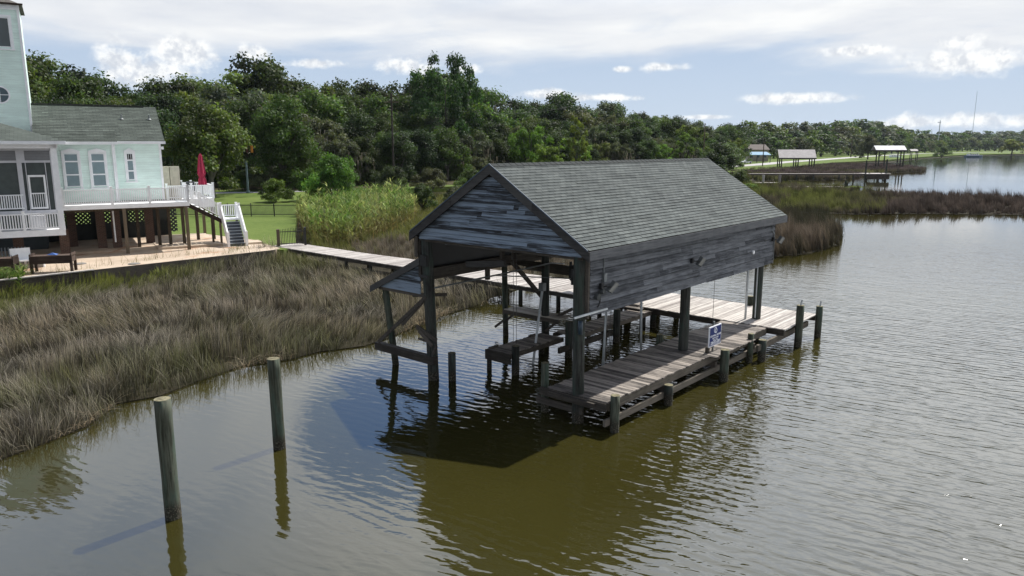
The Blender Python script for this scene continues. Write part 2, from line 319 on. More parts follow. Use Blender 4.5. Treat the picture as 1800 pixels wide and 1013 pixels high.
# ------------------------------------------------------------------ mesh helpers
class MB:
    def __init__(s): s.v = []; s.f = []; s.r = []; s.uv = []
    def add(s, vs, fs, r=None, uv=None):
        o = len(s.v); r = random.random() if r is None else r
        s.v += [tuple(v) for v in vs]
        for i, f in enumerate(fs):
            s.f.append([o + k for k in f]); s.r.append(r)
            s.uv.append(uv[i] if uv else [(0, 0)] * len(f))
        return s
    def hexa(s, c, r=None):      # eight corners: 4 bottom ccw, 4 top ccw
        return s.add(c, [(3, 2, 1, 0), (4, 5, 6, 7), (0, 1, 5, 4), (1, 2, 6, 5), (2, 3, 7, 6), (3, 0, 4, 7)], r)
    def box(s, x0, x1, y0, y1, z0, z1, r=None):
        return s.hexa([(x0, y0, z0), (x1, y0, z0), (x1, y1, z0), (x0, y1, z0), (x0, y0, z1), (x1, y0, z1), (x1, y1, z1), (x0, y1, z1)], r)
    def beam(s, p0, p1, w, h, up=(0, 0, 1), r=None):
        p0, p1, up = Vector(p0), Vector(p1), Vector(up); d = (p1 - p0).normalized()
        if abs(d.dot(up)) > .98: up = Vector((1, 0, 0))
        a = d.cross(up).normalized() * (w / 2); b = a.cross(d).normalized() * (h / 2)
        return s.hexa([p0 - a - b, p0 + a - b, p1 + a - b, p1 - a - b, p0 - a + b, p0 + a + b, p1 + a + b, p1 - a + b], r)
    def cyl(s, p0, p1, r0, r1=None, n=14, rings=1, wob=0.):
        p0, p1 = Vector(p0), Vector(p1); r1 = r0 if r1 is None else r1
        d = (p1 - p0).normalized(); a = d.orthogonal().normalized(); b = d.cross(a); vs = []; fs = []
        for k in range(rings + 1):
            q = k / rings; c = p0.lerp(p1, q); rr = r0 + (r1 - r0) * q
            for i in range(n):
                ang = 2 * math.pi * i / n; w = 1 + wob * (math.sin(ang * 2 + k * .7) * .5 + random.uniform(-.5, .5))
                vs.append(c + (a * math.cos(ang) + b * math.sin(ang)) * rr * w)
        for k in range(rings):
            for i in range(n):
                j = (i + 1) % n; fs.append((k * n + i, k * n + j, (k + 1) * n + j, (k + 1) * n + i))
        fs.append(tuple(range(n))[::-1]); fs.append(tuple(rings * n + i for i in range(n)))
        return s.add(vs, fs)
    def tube(s, pts, r, n=8):
        for i in range(len(pts) - 1): s.cyl(pts[i], pts[i + 1], r, r, n)
        return s
    def build(s, name, mat, parent=None, smooth=False):
        me = bpy.data.meshes.new(name); me.from_pydata(s.v, [], s.f); me.update()
        at = me.attributes.new('rnd', 'FLOAT', 'FACE'); at.data.foreach_set('value', s.r)
        uvl = me.uv_layers.new(name='UVMap'); flat = [c for u in s.uv for q in u for c in q]
        if len(flat) == len(me.loops) * 2: uvl.data.foreach_set('uv', flat)
        me.materials.append(mat)
        if smooth:
            for p in me.polygons: p.use_smooth = len(p.vertices) <= 4
        o = bpy.data.objects.new(name, me); COL.objects.link(o); o.parent = parent
        return o
def tag(o, label=None, cat=None, group=None, kind=None):
    if label: o['label'] = label
    if cat: o['category'] = cat
    if group: o['group'] = group
    if kind: o['kind'] = kind
    return o
def empty(name, loc, rz=0., label=None, cat=None, group=None):
    o = bpy.data.objects.new(name, None); COL.objects.link(o); o.location = loc; o.rotation_euler = (0, 0, rz)
    o.empty_display_size = .2
    return tag(o, label, cat, group)
def copy_tree(o, parent=None):
    c = o.copy(); COL.objects.link(c); c.parent = parent
    for ch in [x for x in KIDS.get(o.name, [])]: copy_tree(ch, c)
    return c
KIDS = {}
def kids(o, *ch): KIDS.setdefault(o.name, []).extend(ch)

def sheet(name, pts, z, mat, kind='structure', skirt=0.):
    vs = [Vector((p[0], p[1], z)) for p in pts]
    area = sum(vs[i].x * vs[(i + 1) % len(vs)].y - vs[(i + 1) % len(vs)].x * vs[i].y for i in range(len(vs)))
    if area < 0: vs.reverse()
    tris = tessellate_polygon([vs]); b = MB(); n = len(vs)
    fs = []
    for a, c, d in tris:
        nz = (vs[c] - vs[a]).cross(vs[d] - vs[a]).z; fs.append((a, c, d) if nz > 0 else (a, d, c))
    allv = list(vs)
    if skirt:
        allv += [Vector((v.x, v.y, z - skirt)) for v in vs]
        fs += [(i, i + n, (i + 1) % n + n, (i + 1) % n) for i in range(n)]
    b.add(allv, fs); o = b.build(name, mat)
    return tag(o, kind=kind)

# ------------------------------------------------------------------ the setting: water, marsh, yard
sheet('water', [(-3400, -180), (3400, -180), (3400, 3400), (-3400, 3400)], 0, M['water'])
shore_px = [(0, 802), (60, 780), (150, 745), (205, 705), (280, 692), (350, 665), (450, 640), (560, 615), (640, 605), (690, 588), (740, 570), (800, 545),
            (862, 531), (890, 512), (935, 500), (1010, 492), (1100, 474), (1200, 462), (1345, 452), (1395, 449), (1440, 440), (1472, 430), (1481, 408), (1450, 392), (1400, 380),
            (1345, 376), (1330, 372), (1380, 372), (1500, 376), (1620, 375), (1800, 377), (1960, 381), (2060, 372), (1960, 352), (1800, 349), (1700, 345), (1600, 340), (1540, 337), (1490, 332),
            (1470, 328), (1400, 327), (1330, 324), (1330, 318), (1420, 317), (1480, 316), (1510, 310), (1560, 304), (1618, 302), (1624, 298), (1590, 294), (1545, 291), (1560, 286),
            (1600, 281.5), (1640, 278), (1700, 275), (1760, 273.5), (1850, 273), (2050, 272)]
shore = [G(x, y, .12) for x, y in shore_px]
land = [(-22, 4), (-15.2, 14)] + shore + [(3300, 640), (3300, 3300), (-3300, 3300), (-3300, 4)]
def rough(pts, step=1.3, amp=.45, maxd=80):
    out = []
    for i in range(len(pts)):
        a = Vector(pts[i]); b = Vector(pts[(i + 1) % len(pts)]); L = (b - a).length
        n = max(1, min(60, int(L / step))) if min(a.length, b.length) < maxd and L < 60 else 1
        for k in range(n):
            p = a.lerp(b, k / n)
            if n > 1: p = p + Vector((random.uniform(-amp * 1.4, amp * .5), random.uniform(-amp * .5, amp * 1.4)))
            out.append((p.x, p.y))
    return out
land_r = rough(land)
sheet('ground', land_r, .05, M['marsh'], skirt=.3)
# the higher yard and mainland
yard_px = [(-60, 494), (30, 485), (140, 473), (480, 437.5), (499, 438), (521, 432), (519, 400), (522, 372), (640, 334), (800, 327), (1000, 318), (1200, 309), (1290, 302), (1318, 298), (1380, 295), (1460, 286),
           (1560, 281), (1600, 277.5), (1640, 274.5), (1700, 272), (1800, 270), (2000, 269)]
yard = [G(x, y, 1.0) for x, y in yard_px]
sheet('lawn', yard + [(3200, 700), (3200, 3250), (-3250, 3250), (-3250, 30)], .94, M['lawn'], skirt=.9)
sheet('woodland_floor', [G(x, y, 1.0) for x, y in [(-300, 345), (200, 345), (395, 333), (470, 333), (520, 334), (640, 331), (800, 324), (1000, 315), (1200, 306), (1285, 299)]] +
      [(300, 1000), (600, 3000), (-1500, 2500), (-1500, 150)], .955, M['litter'])
# coast road on the right and the pale lane behind the lawn
def ribbon(name, ctr, width, z, mat):
    c = [Vector(p) for p in ctr]; L = []; Rr = []
    for i, p in enumerate(c):
        d = (c[min(i + 1, len(c) - 1)] - c[max(i - 1, 0)]).normalized(); n = Vector((-d.y, d.x)) * width / 2
        L.append(p + n); Rr.append(p - n)
    b = MB()
    for i in range(len(c) - 1):
        b.add([(L[i].x, L[i].y, z), (Rr[i].x, Rr[i].y, z), (Rr[i + 1].x, Rr[i + 1].y, z), (L[i + 1].x, L[i + 1].y, z)], [(0, 1, 2, 3)], .5)
    return tag(b.build(name, mat), kind='structure')
ribbon('road', [G(x, y, 1) for x, y in [(1200, 299), (1306, 291), (1330, 289.5), (1380, 285), (1440, 281), (1500, 276.5), (1560, 273), (1620, 270), (1700, 268.3), (1800, 267)]], 8., .965, M['asphalt'])
ribbon('path', [G(x, y, 1) for x, y in [(200, 345), (380, 339), (440, 338), (500, 337), (600, 333)]], 3.0, .972, M['asphalt'])

# ------------------------------------------------------------------ grasses
def snoise(x, y, s, seed=0):
    r = np.random.default_rng(seed); v = np.zeros_like(x)
    for k in range(7):
        a = r.uniform(0, 6.28); f = s * r.uniform(.5, 2.2); v += np.sin((x * np.cos(a) + y * np.sin(a)) * f + r.uniform(0, 6.28) + 1.3 * np.sin((x * np.sin(a) - y * np.cos(a)) * f * .7)) / 7 ** .5
    return v
def inpoly(x, y, poly):
    ins = np.zeros(x.shape, bool); n = len(poly)
    for i in range(n):
        x0, y0 = poly[i]; x1, y1 = poly[(i + 1) % n]
        if y0 == y1: continue
        c = ((y0 > y) != (y1 > y)) & (x < (x1 - x0) * (y - y0) / (y1 - y0) + x0); ins ^= c
    return ins
def edge_dist(x, y, pts):
    d = np.full(x.shape, 1e9)
    for i in range(len(pts) - 1):
        ax, ay = pts[i]; bx, by = pts[i + 1]; dx, dy = bx - ax, by - ay; L = dx * dx + dy * dy + 1e-9
        tt = np.clip(((x - ax) * dx + (y - ay) * dy) / L, 0, 1); d = np.minimum(d, np.hypot(x - ax - tt * dx, y - ay - tt * dy))
    return d
def scatter(poly, dens, dref, power=1.6, cmax=1, clump=0., seed=1, exclude=()):
    r = np.random.default_rng(seed); P = np.array(poly); x0, y0 = P.min(0); x1, y1 = P.max(0)
    N = int((x1 - x0) * (y1 - y0) * dens * cmax); x = r.uniform(x0, x1, N); y = r.uniform(y0, y1, N)
    d = np.hypot(x, y); pr = np.minimum(1, (dref / d) ** power)
    u = x / np.maximum(y, .1); vis = np.abs(u) < .86
    if clump: pr = pr * np.clip(.55 + clump * snoise(x, y, 2.2, seed + 5), .05, 1)
    k = (r.random(N) < pr) & vis; x, y = x[k], y[k]
    k = inpoly(x, y, poly); x, y = x[k], y[k]
    for e in exclude:
        k = ~inpoly(x, y, e); x, y = x[k], y[k]
    return x, y
def blades(name, x, y, z, h, lean, laz, w, cb, ct, mat, segs=3):
    n = len(x); tt = np.linspace(0, 1, segs + 1)
    V = np.zeros((n, 2 * segs + 1, 3)); C = np.ones((n, 2 * segs + 1, 4))
    wa = rng.uniform(0, np.pi, n); wx, wy = np.cos(wa) * w / 2, np.sin(wa) * w / 2
    for i, q in enumerate(tt):
        off = lean * h * (q ** 1.9); px = x + np.cos(laz) * off; py = y + np.sin(laz) * off
        pzz = z + h * (q - .28 * lean * q ** 2.2)
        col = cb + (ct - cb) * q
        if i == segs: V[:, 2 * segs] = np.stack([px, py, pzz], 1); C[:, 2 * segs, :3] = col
        else:
            k = 1 - .55 * q
            V[:, 2 * i] = np.stack([px - wx * k, py - wy * k, pzz], 1); V[:, 2 * i + 1] = np.stack([px + wx * k, py + wy * k, pzz], 1)
            C[:, 2 * i, :3] = col; C[:, 2 * i + 1, :3] = col
    nv = 2 * segs + 1; base = (np.arange(n) * nv)[:, None]
    quads = np.concatenate([base + np.array([[2 * i, 2 * i + 1, 2 * i + 3, 2 * i + 2]]) for i in range(segs - 1)], 1).reshape(-1, 4)
    tri = (base + np.array([[2 * segs - 2, 2 * segs - 1, 2 * segs]])).reshape(-1, 3)
    return raw_mesh(name, V.reshape(-1, 3), quads, tri, C.reshape(-1, 4), mat)
def raw_mesh(name, V, quads, tri, C, mat, link=True):
    me = bpy.data.meshes.new(name); me.vertices.add(len(V)); me.vertices.foreach_set('co', V.astype(np.float32).ravel())
    li = np.concatenate([quads.ravel(), tri.ravel()]).astype(np.int32)
    nq, ntr = len(quads), len(tri)
    ls = np.concatenate([np.arange(nq) * 4, nq * 4 + np.arange(ntr) * 3]).astype(np.int32)
    me.loops.add(len(li)); me.loops.foreach_set('vertex_index', li)
    me.polygons.add(nq + ntr); me.polygons.foreach_set('loop_start', ls)
    me.update(calc_edges=True)
    ca = me.color_attributes.new('Col', 'FLOAT_COLOR', 'POINT'); ca.data.foreach_set('color', C.astype(np.float32).ravel())
    me.materials.append(mat)
    if not link: return me
    o = bpy.data.objects.new(name, me); COL.objects.link(o); return o
def lerp3(a, b, f): return np.array(a)[None] * (1 - f[:, None]) + np.array(b)[None] * f[:, None]

def h2(a, b, k): v = np.sin(a * 127.1 + b * 311.7 + k * 74.7) * 43758.5453; return v - np.floor(v)
def tuft(x, y, s_, pull=.45):
    i, j = np.round(x / s_), np.round(y / s_); cx = (i + .8 * (h2(i, j, 1) - .5)) * s_; cy = (j + .8 * (h2(i, j, 2) - .5)) * s_
    return x + (cx - x) * pull, y + (cy - y) * pull, h2(i, j, 3), h2(i, j, 4), np.arctan2(y - cy, x - cx)
# boathouse frame (local x along the ridge, local y to the left of the front gable)
BO = (1.95, 20.67); BROT = R(49)
def BW(a, b): return (BO[0] + a * math.cos(BROT) - b * math.sin(BROT), BO[1] + a * math.sin(BROT) + b * math.cos(BROT))
# house frame
HOO = (-22.11, 50.36); HROT = R(31)
def HW(e, n): return (HOO[0] + e * math.cos(HROT) - n * math.sin(HROT), HOO[1] + e * math.sin(HROT) + n * math.cos(HROT))
WALK = [BW(11.2, 5.), BW(11.2, 34.8), BW(13.6, 34.8), BW(14.8, 5.)]

near_edge = shore[:13]
yard_line = [G(x, y, .12) for x, y in [(-60, 520), (30, 508), (140, 497), (300, 474), (480, 452), (503, 449)]]
# needle rush in front of the walkway
mA = [(-15.0, 14)] + shore[:14] + [BW(11.0, 12.5), BW(11.2, 34.)] + yard_line[::-1] + [(-48, 42), (-30, 20)]
x, y = scatter(mA, 330, 24, 1.55, clump=.45, seed=3)
ed = edge_dist(x, y, near_edge)
cx_, cy_ = np.round(x / .62), np.round(y / .62)
def h2(a, b, k): v = np.sin(a * 127.1 + b * 311.7 + k * 74.7) * 43758.5453; return v - np.floor(v)
ccx = (cx_ + .8 * (h2(cx_, cy_, 1) - .5)) * .62; ccy = (cy_ + .8 * (h2(cx_, cy_, 2) - .5)) * .62
pull = .25 + .3 * h2(cx_, cy_, 3); x = x + (ccx - x) * pull; y = y + (ccy - y) * pull
rad_ = np.arctan2(y - ccy, x - ccx); rd_ = np.hypot(x - ccx, y - ccy) / .31; ctint = h2(cx_, cy_, 4); chh = h2(cx_, cy_, 5)
k_ = ed < 1.0; x = x + np.where(k_, rng.uniform(-.1, .5, len(x)), 0); y = y - np.where(k_, rng.uniform(0, .65, len(x)), 0)
hz = snoise(x, y, .33, 11); hf = snoise(x, y, 1.1, 12); gn = snoise(x, y, .55, 13) + .5 * snoise(x, y, 2.4, 14)
d = np.hypot(x, y)
h = (.78 + .42 * chh) * np.clip(.95 + .2 * hz + .13 * hf, .4, 1.25) * rng.uniform(.65, 1.15, len(x)) * np.clip(.75 + ed * .4, .75, 1)
laz0 = 2.6 + 1.5 * snoise(x, y, .28, 21) + rng.normal(0, .4, len(x)); wx_ = np.cos(laz0) + 1.25 * rd_ * np.cos(rad_); wy_ = np.sin(laz0) + 1.25 * rd_ * np.sin(rad_); laz = np.arctan2(wy_, wx_)
lean = np.clip(.42 + .30 * snoise(x, y, .7, 23) + rng.normal(0, .22, len(x)), .02, 1.15)
edge_green = np.clip(1 - ed / 2.2, 0, 1); yd = edge_dist(x, y, yard_line)
gf = np.clip(.02 + .40 * ctint + .30 * gn + .42 * edge_green + rng.normal(0, .22, len(x)), 0, 1)
cb = lerp3((.032, .028, .02), (.034, .04, .017), gf); ct = lerp3((.385, .35, .295), (.16, .17, .07), gf)  # olive feet to grey tips; feet darkened to stand for shade between clumps
pale = rng.random(len(x)) < .16; ct[pale] = ct[pale] * 1.7; dkp = np.clip(.35 + .4 * snoise(x, y, 1.6, 51), .05, .9); ct = ct * 1.06; dk = rng.random(len(x)) < dkp * (.4 + 1.2 * h2(cx_, cy_, 6)); ct[dk] *= .28; cb[dk] *= .5  # share of tips brightened to put highlights into the blade colour
left_y = (yd < 6.5 + 2.0 * hz) & (x < -17 - .0 * y) & (x * 1.0 < -20 + 0 * y)
k = np.clip((7.5 + 2 * hz - yd) / 4, 0, 1) * np.clip((-x - 17.5) / 4, 0, 1)
ct = ct * (1 - k[:, None]) + k[:, None] * np.array((.24, .27, .05)); cb = cb * (1 - k[:, None]) + k[:, None] * np.array((.10, .13, .03)); h = h * (1 - .35 * k)
k2 = np.clip(1 - np.hypot(x - G(545, 470)[0], y - G(545, 470)[1]) / 4.2, 0, 1) ** .6 * (gn > -.2)
ct = ct * (1 - .6 * k2[:, None]) + .6 * k2[:, None] * np.array((.20, .24, .05))
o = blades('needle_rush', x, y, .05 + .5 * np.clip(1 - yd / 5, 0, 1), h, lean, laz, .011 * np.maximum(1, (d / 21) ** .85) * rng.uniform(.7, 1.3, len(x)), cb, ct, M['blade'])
tag(o, 'grey brown needle rush filling the marsh in front of the patio and walkway', 'marsh grass', kind='stuff')
print('rush', len(x))
# dead stems along the water line
x, y = scatter([(-15.2, 14)] + shore[:13] + [(-5, 38), (-16, 30), (-19, 20)], 150, 24, 1.2, seed=5)
ed = edge_dist(x, y, near_edge); k = ed < .05 + .6 * snoise(x, y, .8, 3); x, y = x[k] + .15, y[k] - rng.uniform(0, .35, k.sum()); n = len(x)
o = blades('dead_stems', x, y, .1, rng.uniform(.3, .75, n), rng.uniform(.9, 1.7, n), rng.uniform(0, 6.28, n), .019 * np.ones(n), lerp3((.16, .13, .09), (.3, .25, .18), rng.random(n)), lerp3((.25, .2, .14), (.5, .43, .32), rng.random(n)), M['blade'])
tag(o, 'pale dead stems lying along the near waterline of the marsh', 'dead grass', kind='stuff')
# marsh behind the walkway: bright cordgrass with grey rush patches
mB = [BW(13.9, 33), BW(15.0, 12)] + [G(935, 500), G(1010, 492), G(1100, 474), G(1200, 462), G(1345, 452), G(1360, 380), G(1330, 372), G(1300, 330), (10, 130), (-22, 118), G(640, 345), G(530, 425)]
x, y = scatter(mB, 110, 46, 1.7, clump=.2, seed=8); d = np.hypot(x, y); x, y, tf, th_, ta = tuft(x, y, 1.0); n = len(x)
u = x / y
q = np.clip(.5 + 1.1 * snoise(x, y, .10, 31) + .5 * (48 - edge_dist(x, y, [BW(13.9, 33), BW(15.0, 12)]) * 4) / 48 - .45 * (edge_dist(x, y, [G(660, 425), G(745, 400)]) < 9), 0, 1)
q = np.clip(np.where(edge_dist(x, y, [G(660, 420), G(760, 395), G(770, 370)]) < 7., .05, q) + rng.normal(0, .12, n), 0, 1)
q = np.where(edge_dist(x, y, [G(700, 440), G(800, 430)]) < 3.5, .95, q)
cb = lerp3((.07, .085, .025), (.05, .045, .03), q); ct = lerp3((.20, .225, .06), (.24, .205, .175), q) * (rng.uniform(.75, 1.25, n) * (.55 + .8 * tf))[:, None]
o = blades('marsh_grass', x, y, .1, rng.uniform(.6, 1.0, n) * (.7 + .6 * th_), np.clip(rng.normal(.3, .2, n), .02, 1), 2.6 + 1.2 * snoise(x, y, .3, 33) + rng.normal(0, .5, n), .022 * np.maximum(1, (d / 46) ** .9), cb, ct, M['blade'], 2)
tag(o, 'bright green cordgrass with grey patches behind the long walkway', 'marsh grass', kind='stuff'); print('mB', n)
# the tussock of rush right of the boathouse
mC = [G(x_, y_, .12) for x_, y_ in [(1345, 452), (1395, 449), (1440, 440), (1472, 430), (1481, 408), (1450, 392), (1400, 380), (1345, 376), (1290, 400), (1290, 450)]]
x, y = scatter(mC, 260, 60, 1.2, clump=.25, seed=9); y = y - rng.uniform(0, 0.5, len(x)); x, y, tf, th_, ta = tuft(x, y, 0.8); n = len(x); q = np.clip(.5 + .5 * snoise(x, y, .4, 2) + rng.normal(0, .2, n), 0, 1)
q = np.clip(q + (x - G(1440, 430)[0]) * .1, 0, 1)
o = blades('dark_rush_tussock', x, y, .1, (.7 + .55 * th_) * rng.uniform(.6, 1.9, n) * np.clip(.9 + .3 * snoise(x, y, .5, 4) + .25 * snoise(x, y, 1.7, 64), .35, 1.3), np.clip(rng.normal(.3, .22, n), .02, 1), 2.9 + rng.normal(0, .8, n), .026 * np.ones(n),
           lerp3((.045, .038, .03), (.03, .034, .018), q), lerp3((.16, .135, .115), (.03, .034, .022), q) * (.35 + .9 * tf)[:, None], M['blade'])
tag(o, 'dark rush point reaching into the water right of the boathouse eave', 'marsh grass', kind='stuff'); print('mC', n)
# spit across the channel
mD = [G(x_, y_, .12) for x_, y_ in [(1280, 366), (1380, 372), (1500, 376), (1620, 375), (1800, 377), (1960, 381), (2060, 372), (1960, 352), (1800, 349), (1700, 345), (1600, 340), (1540, 337), (1490, 332), (1470, 328), (1330, 324), (1250, 318), (1200, 330)]]
x, y = scatter(mD, 70, 100, 1.3, clump=.2, seed=10); y = y - rng.uniform(0, 1.3, len(x)); x, y, tf, th_, ta = tuft(x, y, 1.5); n = len(x); uu = 900 + 1300 * x / y / 1.0
px = 900 + x / (y * _c + CH * _s) * F
q = np.clip((px - 1420) / 160 + .35 * snoise(x, y, .15, 5) + rng.normal(0, .12, n), 0, 1)
gfront = edge_dist(x, y, [G(1290, 362, .1), G(1500, 371, .1), G(1620, 371, .1)]) < 3.0; q = np.where(gfront & (px < 1560), q * .3, q)
q = np.where((px < 1560) & (snoise(x, y, .12, 9) > .2), np.maximum(q, .8), q)
o = blades('spit_grass', x, y, .1, (.65 + .7 * th_) * rng.uniform(.4, 1.2, n) * np.clip(1 + .4 * snoise(x, y, .3, 61) + .2 * snoise(x, y, 1.1, 62), .4, 1.5), np.clip(rng.normal(.25, .15, n), .02, 1), 2.9 + rng.normal(0, .9, n), .05 * np.ones(n),
           lerp3((.045, .055, .02), (.03, .026, .024), q), lerp3((.13, .155, .045), (.085, .072, .07), q) * (rng.uniform(.7, 1.3, n) * (.35 + 1.2 * tf))[:, None], M['blade'], 2)
tag(o, 'green and purplish marsh grass on the low spit across the channel', 'marsh grass', kind='stuff'); print('mD', n)
# far purple-grey marsh behind the far walkway
mE = [G(x_, y_, .12) for x_, y_ in [(1330, 318), (1420, 317), (1480, 316), (1510, 310), (1560, 304), (1618, 302), (1624, 298), (1590, 294), (1545, 291), (1560, 286), (1460, 290), (1380, 298), (1320, 300), (1280, 306)]]
x, y = scatter(mE, 9, 200, 1., seed=12); y = y - rng.uniform(0, 1.5, len(x)); x, y, tf, th_, ta = tuft(x, y, 3.0); n = len(x); px = 900 + x / (y * _c + CH * _s) * F
py_ = np.hypot(x, y); q = np.clip((snoise(x, y, .05, 6) * .6 + .75) - .9 * ((py_ < G(1380, 310)[1] + 12) & (px < 1500)) + rng.normal(0, .15, n), 0, 1)
o = blades('far_marsh_grass', x, y, .1, rng.uniform(.8, 1.5, n), np.clip(rng.normal(.2, .1, n), .02, 1), rng.uniform(0, 6.28, n), .16 * np.ones(n),
           lerp3((.05, .065, .02), (.04, .035, .035), q), lerp3((.14, .165, .045), (.095, .08, .085), q) * (rng.uniform(.8, 1.2, n) * (.4 + 1.1 * tf))[:, None], M['blade'], 2)
tag(o, 'purplish grey marsh beyond the far walkway below the coast road', 'marsh grass', kind='stuff'); print('mE', n)
sheet('mud_bank', [G(x_, y_, 0) for x_, y_ in [(1744, 266), (1760, 272.6), (1950, 272.5), (1950, 266)]], .6, M['litter'], skirt=.6)
# tall reeds
def reeds(name, poly, N_, hmin, hmax, label, seed, warm=.3, w=.05):
    x, y = scatter(poly, N_, 60, 1., clump=.25, seed=seed); x, y, tf, th_, ta = tuft(x, y, .9, .4); n = len(x)
    q = rng.random(n); cb = lerp3((.12, .11, .045), (.17, .11, .06), q)
    f = np.clip(warm + .5 * snoise(x, y, .5, seed) + rng.normal(0, .25, n), 0, 1); ct = lerp3((.17, .28, .055), (.32, .30, .12), f)
    h_ = rng.uniform(hmin, hmax, n) * np.clip(1 + .22 * snoise(x, y, .45, seed + 1), .6, 1.3) * (.8 + .35 * th_)
    V = blades(name, x, y, .2, h_, np.clip(rng.normal(.16, .12, n), .0, .8), 2.8 + rng.normal(0, .9, n), w * np.ones(n), cb, ct, M['blade'])
    # broad drooping leaves up the stems
    m = 7; xx = np.repeat(x, m); yy = np.repeat(y, m); hh = np.repeat(h_, m); zz_ = .2 + hh * rng.uniform(.05, .92, n * m)
    ff = np.clip(np.repeat(f, m) + rng.normal(0, .2, n * m), 0, 1); lowf = np.clip(1.2 - zz_ / (hmax * .6), 0, 1)
    c2 = lerp3((.10, .20, .035), (.36, .42, .16), ff ** 1.3) * (rng.uniform(.6, 1.35, n * m) * np.repeat(.6 + .75 * tf, m))[:, None]; c2 = c2 * (1 - .6 * lowf[:, None]) + .6 * lowf[:, None] * np.array((.26, .17, .09))
    L = blades(name + '_leaves', xx, yy, zz_, rng.uniform(.35, .7, n * m), rng.uniform(.7, 1.6, n * m), rng.uniform(0, 6.28, n * m), w * 2.4 * rng.uniform(.5, 1.3, n * m), c2 * .8, c2, M['blade'], 2)
    L.parent = V; L.name = 'leaf'; L['kind'] = 'stuff'
    tag(V, label, 'reeds', kind='stuff'); return n
print('reeds', reeds('tall_reeds', [G(x_, y_, .2) for x_, y_ in [(524, 398), (540, 430), (620, 434), (680, 412), (724, 396), (735, 378), (690, 358), (600, 372), (530, 385)]], 12, 2.3, 3.2,
      'thick stand of tall green and tan reeds beside the garden gate', 41))
reeds('weeds', [G(x_, y_, .2) for x_, y_ in [(-20, 522), (50, 516), (38, 494), (-20, 500)]], 70, .8, 1.4, 'weedy green plants at the seawall corner by the picnic table', 43, .2, .035)
# sprigs in front of seawall
x, y = scatter([yard_line[0], yard_line[1], yard_line[2], yard_line[3], yard_line[4], G(480, 458), G(300, 482), G(140, 505), G(0, 525)], 22, 60, 1, seed=44); n = len(x)
o = blades('seawall_grass', x, y, .1, rng.uniform(1., 1.75, n), rng.uniform(.05, .4, n), rng.uniform(0, 6.28, n), .03 * np.ones(n), lerp3((.08, .09, .03), (.12, .10, .05), rng.random(n)), lerp3((.2, .2, .08), (.25, .22, .14), rng.random(n)), M['blade'])
tag(o, 'sparse tall grass blades growing against the seawall', 'grass', kind='stuff')

# ------------------------------------------------------------------ the boathouse
BH = empty('boathouse', (BO[0], BO[1], 0), BROT, 'weathered grey timber boathouse with shingle gable roof standing on posts over the water', 'boathouse')
def post(name, parent, p0, p1, r, mat=None, label=None, n=16):
    b = MB(); b.cyl(p0, p1, r * 1.04, r * .96, n, 8, .05); o = b.build(name, mat or M['post'], parent, True)
    if label: o['label'] = label
    return o
for a, b_, top, lean in ((0, 0, 5.0, (.0, .05)), (6.26, -.02, 4.9, (0, 0)), (12.5, -.05, 4.9, (0, 0))):
    post('post', BH, (a, b_, -1.2), (a + lean[0], b_ + lean[1], top), .175)
post('post', BH, (0, 6.15, -1.2), (0, 6.42, 4.95), .19)
post('post', BH, (6.2, 6.15, -1.2), (6.2, 6.2, 4.3), .165)
post('post', BH, (12.4, 6.1, -1.2), (12.4, 6.2, 4.3), .165)
post('post', BH, (.35, 8.45, -1.2), (.2, 8.95, 3.0), .125, M['pile'], 'leaning outer post under the lean-to')
post('post', BH, (6.2, 8.3, -1.2), (6.2, 8.4, 3.25), .12, M['pile'])
post('post', BH, (12.4, 8.3, -1.2), (12.4, 8.4, 3.0), .12, M['pile'])
# roof: right and left slopes in stepped shingle courses
RZ, EZ, RB, EBR, EBL, RA0, RA1 = 7.42, 5.12, 3.2, -.47, 6.87, -.3, 13.93
def shingle_slope(name, parent, mat, a0, a1, ye, ze, yr, zr, expo=.145, thick=.017, overhang=0):
    """courses running along local x from the eave (ye,ze) to the ridge (yr,zr)"""
    L = math.hypot(yr - ye, zr - ze); dy, dz = (yr - ye) / L, (zr - ze) / L; ny, nz = -dz * (1 if dy > 0 else -1), abs(dy)
    b = MB(); n = int(math.ceil(L / expo))
    for i in range(n):
        s0 = i * expo; s1 = min(L, (i + 1) * expo)
        for j in range(int((a1 - a0) / 1.0 + 1)):
            x0 = a0 + j * 1.0; x1 = min(a1, x0 + 1.0)
            if x1 <= x0 + 1e-4: continue
            w0, w1 = thick + random.uniform(-.004, .007), .002
            P = lambda x, s, w: (x, ye + dy * s + ny * w, ze + dz * s + nz * w)
            vs = [P(x0, s0, w0), P(x1, s0, w0), P(x1, s1, w1), P(x0, s1, w1), P(x0, s0, 0), P(x1, s0, 0)]
            u0, u1 = (x0, s0 + .001), (x1, s0 + .001); u2, u3 = (x1, s1 - .001), (x0, s1 - .001)
            if dy > 0: fs = [(0, 1, 2, 3), (4, 5, 1, 0)]; uv = [[u0, u1, u2, u3], [u0, u1, u1, u0]]
            else: fs = [(3, 2, 1, 0), (0, 1, 5, 4)]; uv = [[u3, u2, u1, u0], [u0, u1, u1, u0]]
            b.add(vs, fs, None, uv)
    return b.build(name, mat, parent)
roof = shingle_slope('roof', BH, M['shingle'], RA0, RA1, EBR - .02, EZ + .03, RB, RZ + .03, .1475)
rl = shingle_slope('roof_slope', roof, M['shingle'], RA0, RA1, EBL + .02, EZ + .03, RB, RZ + .03, .1475)
b = MB()      # ridge caps
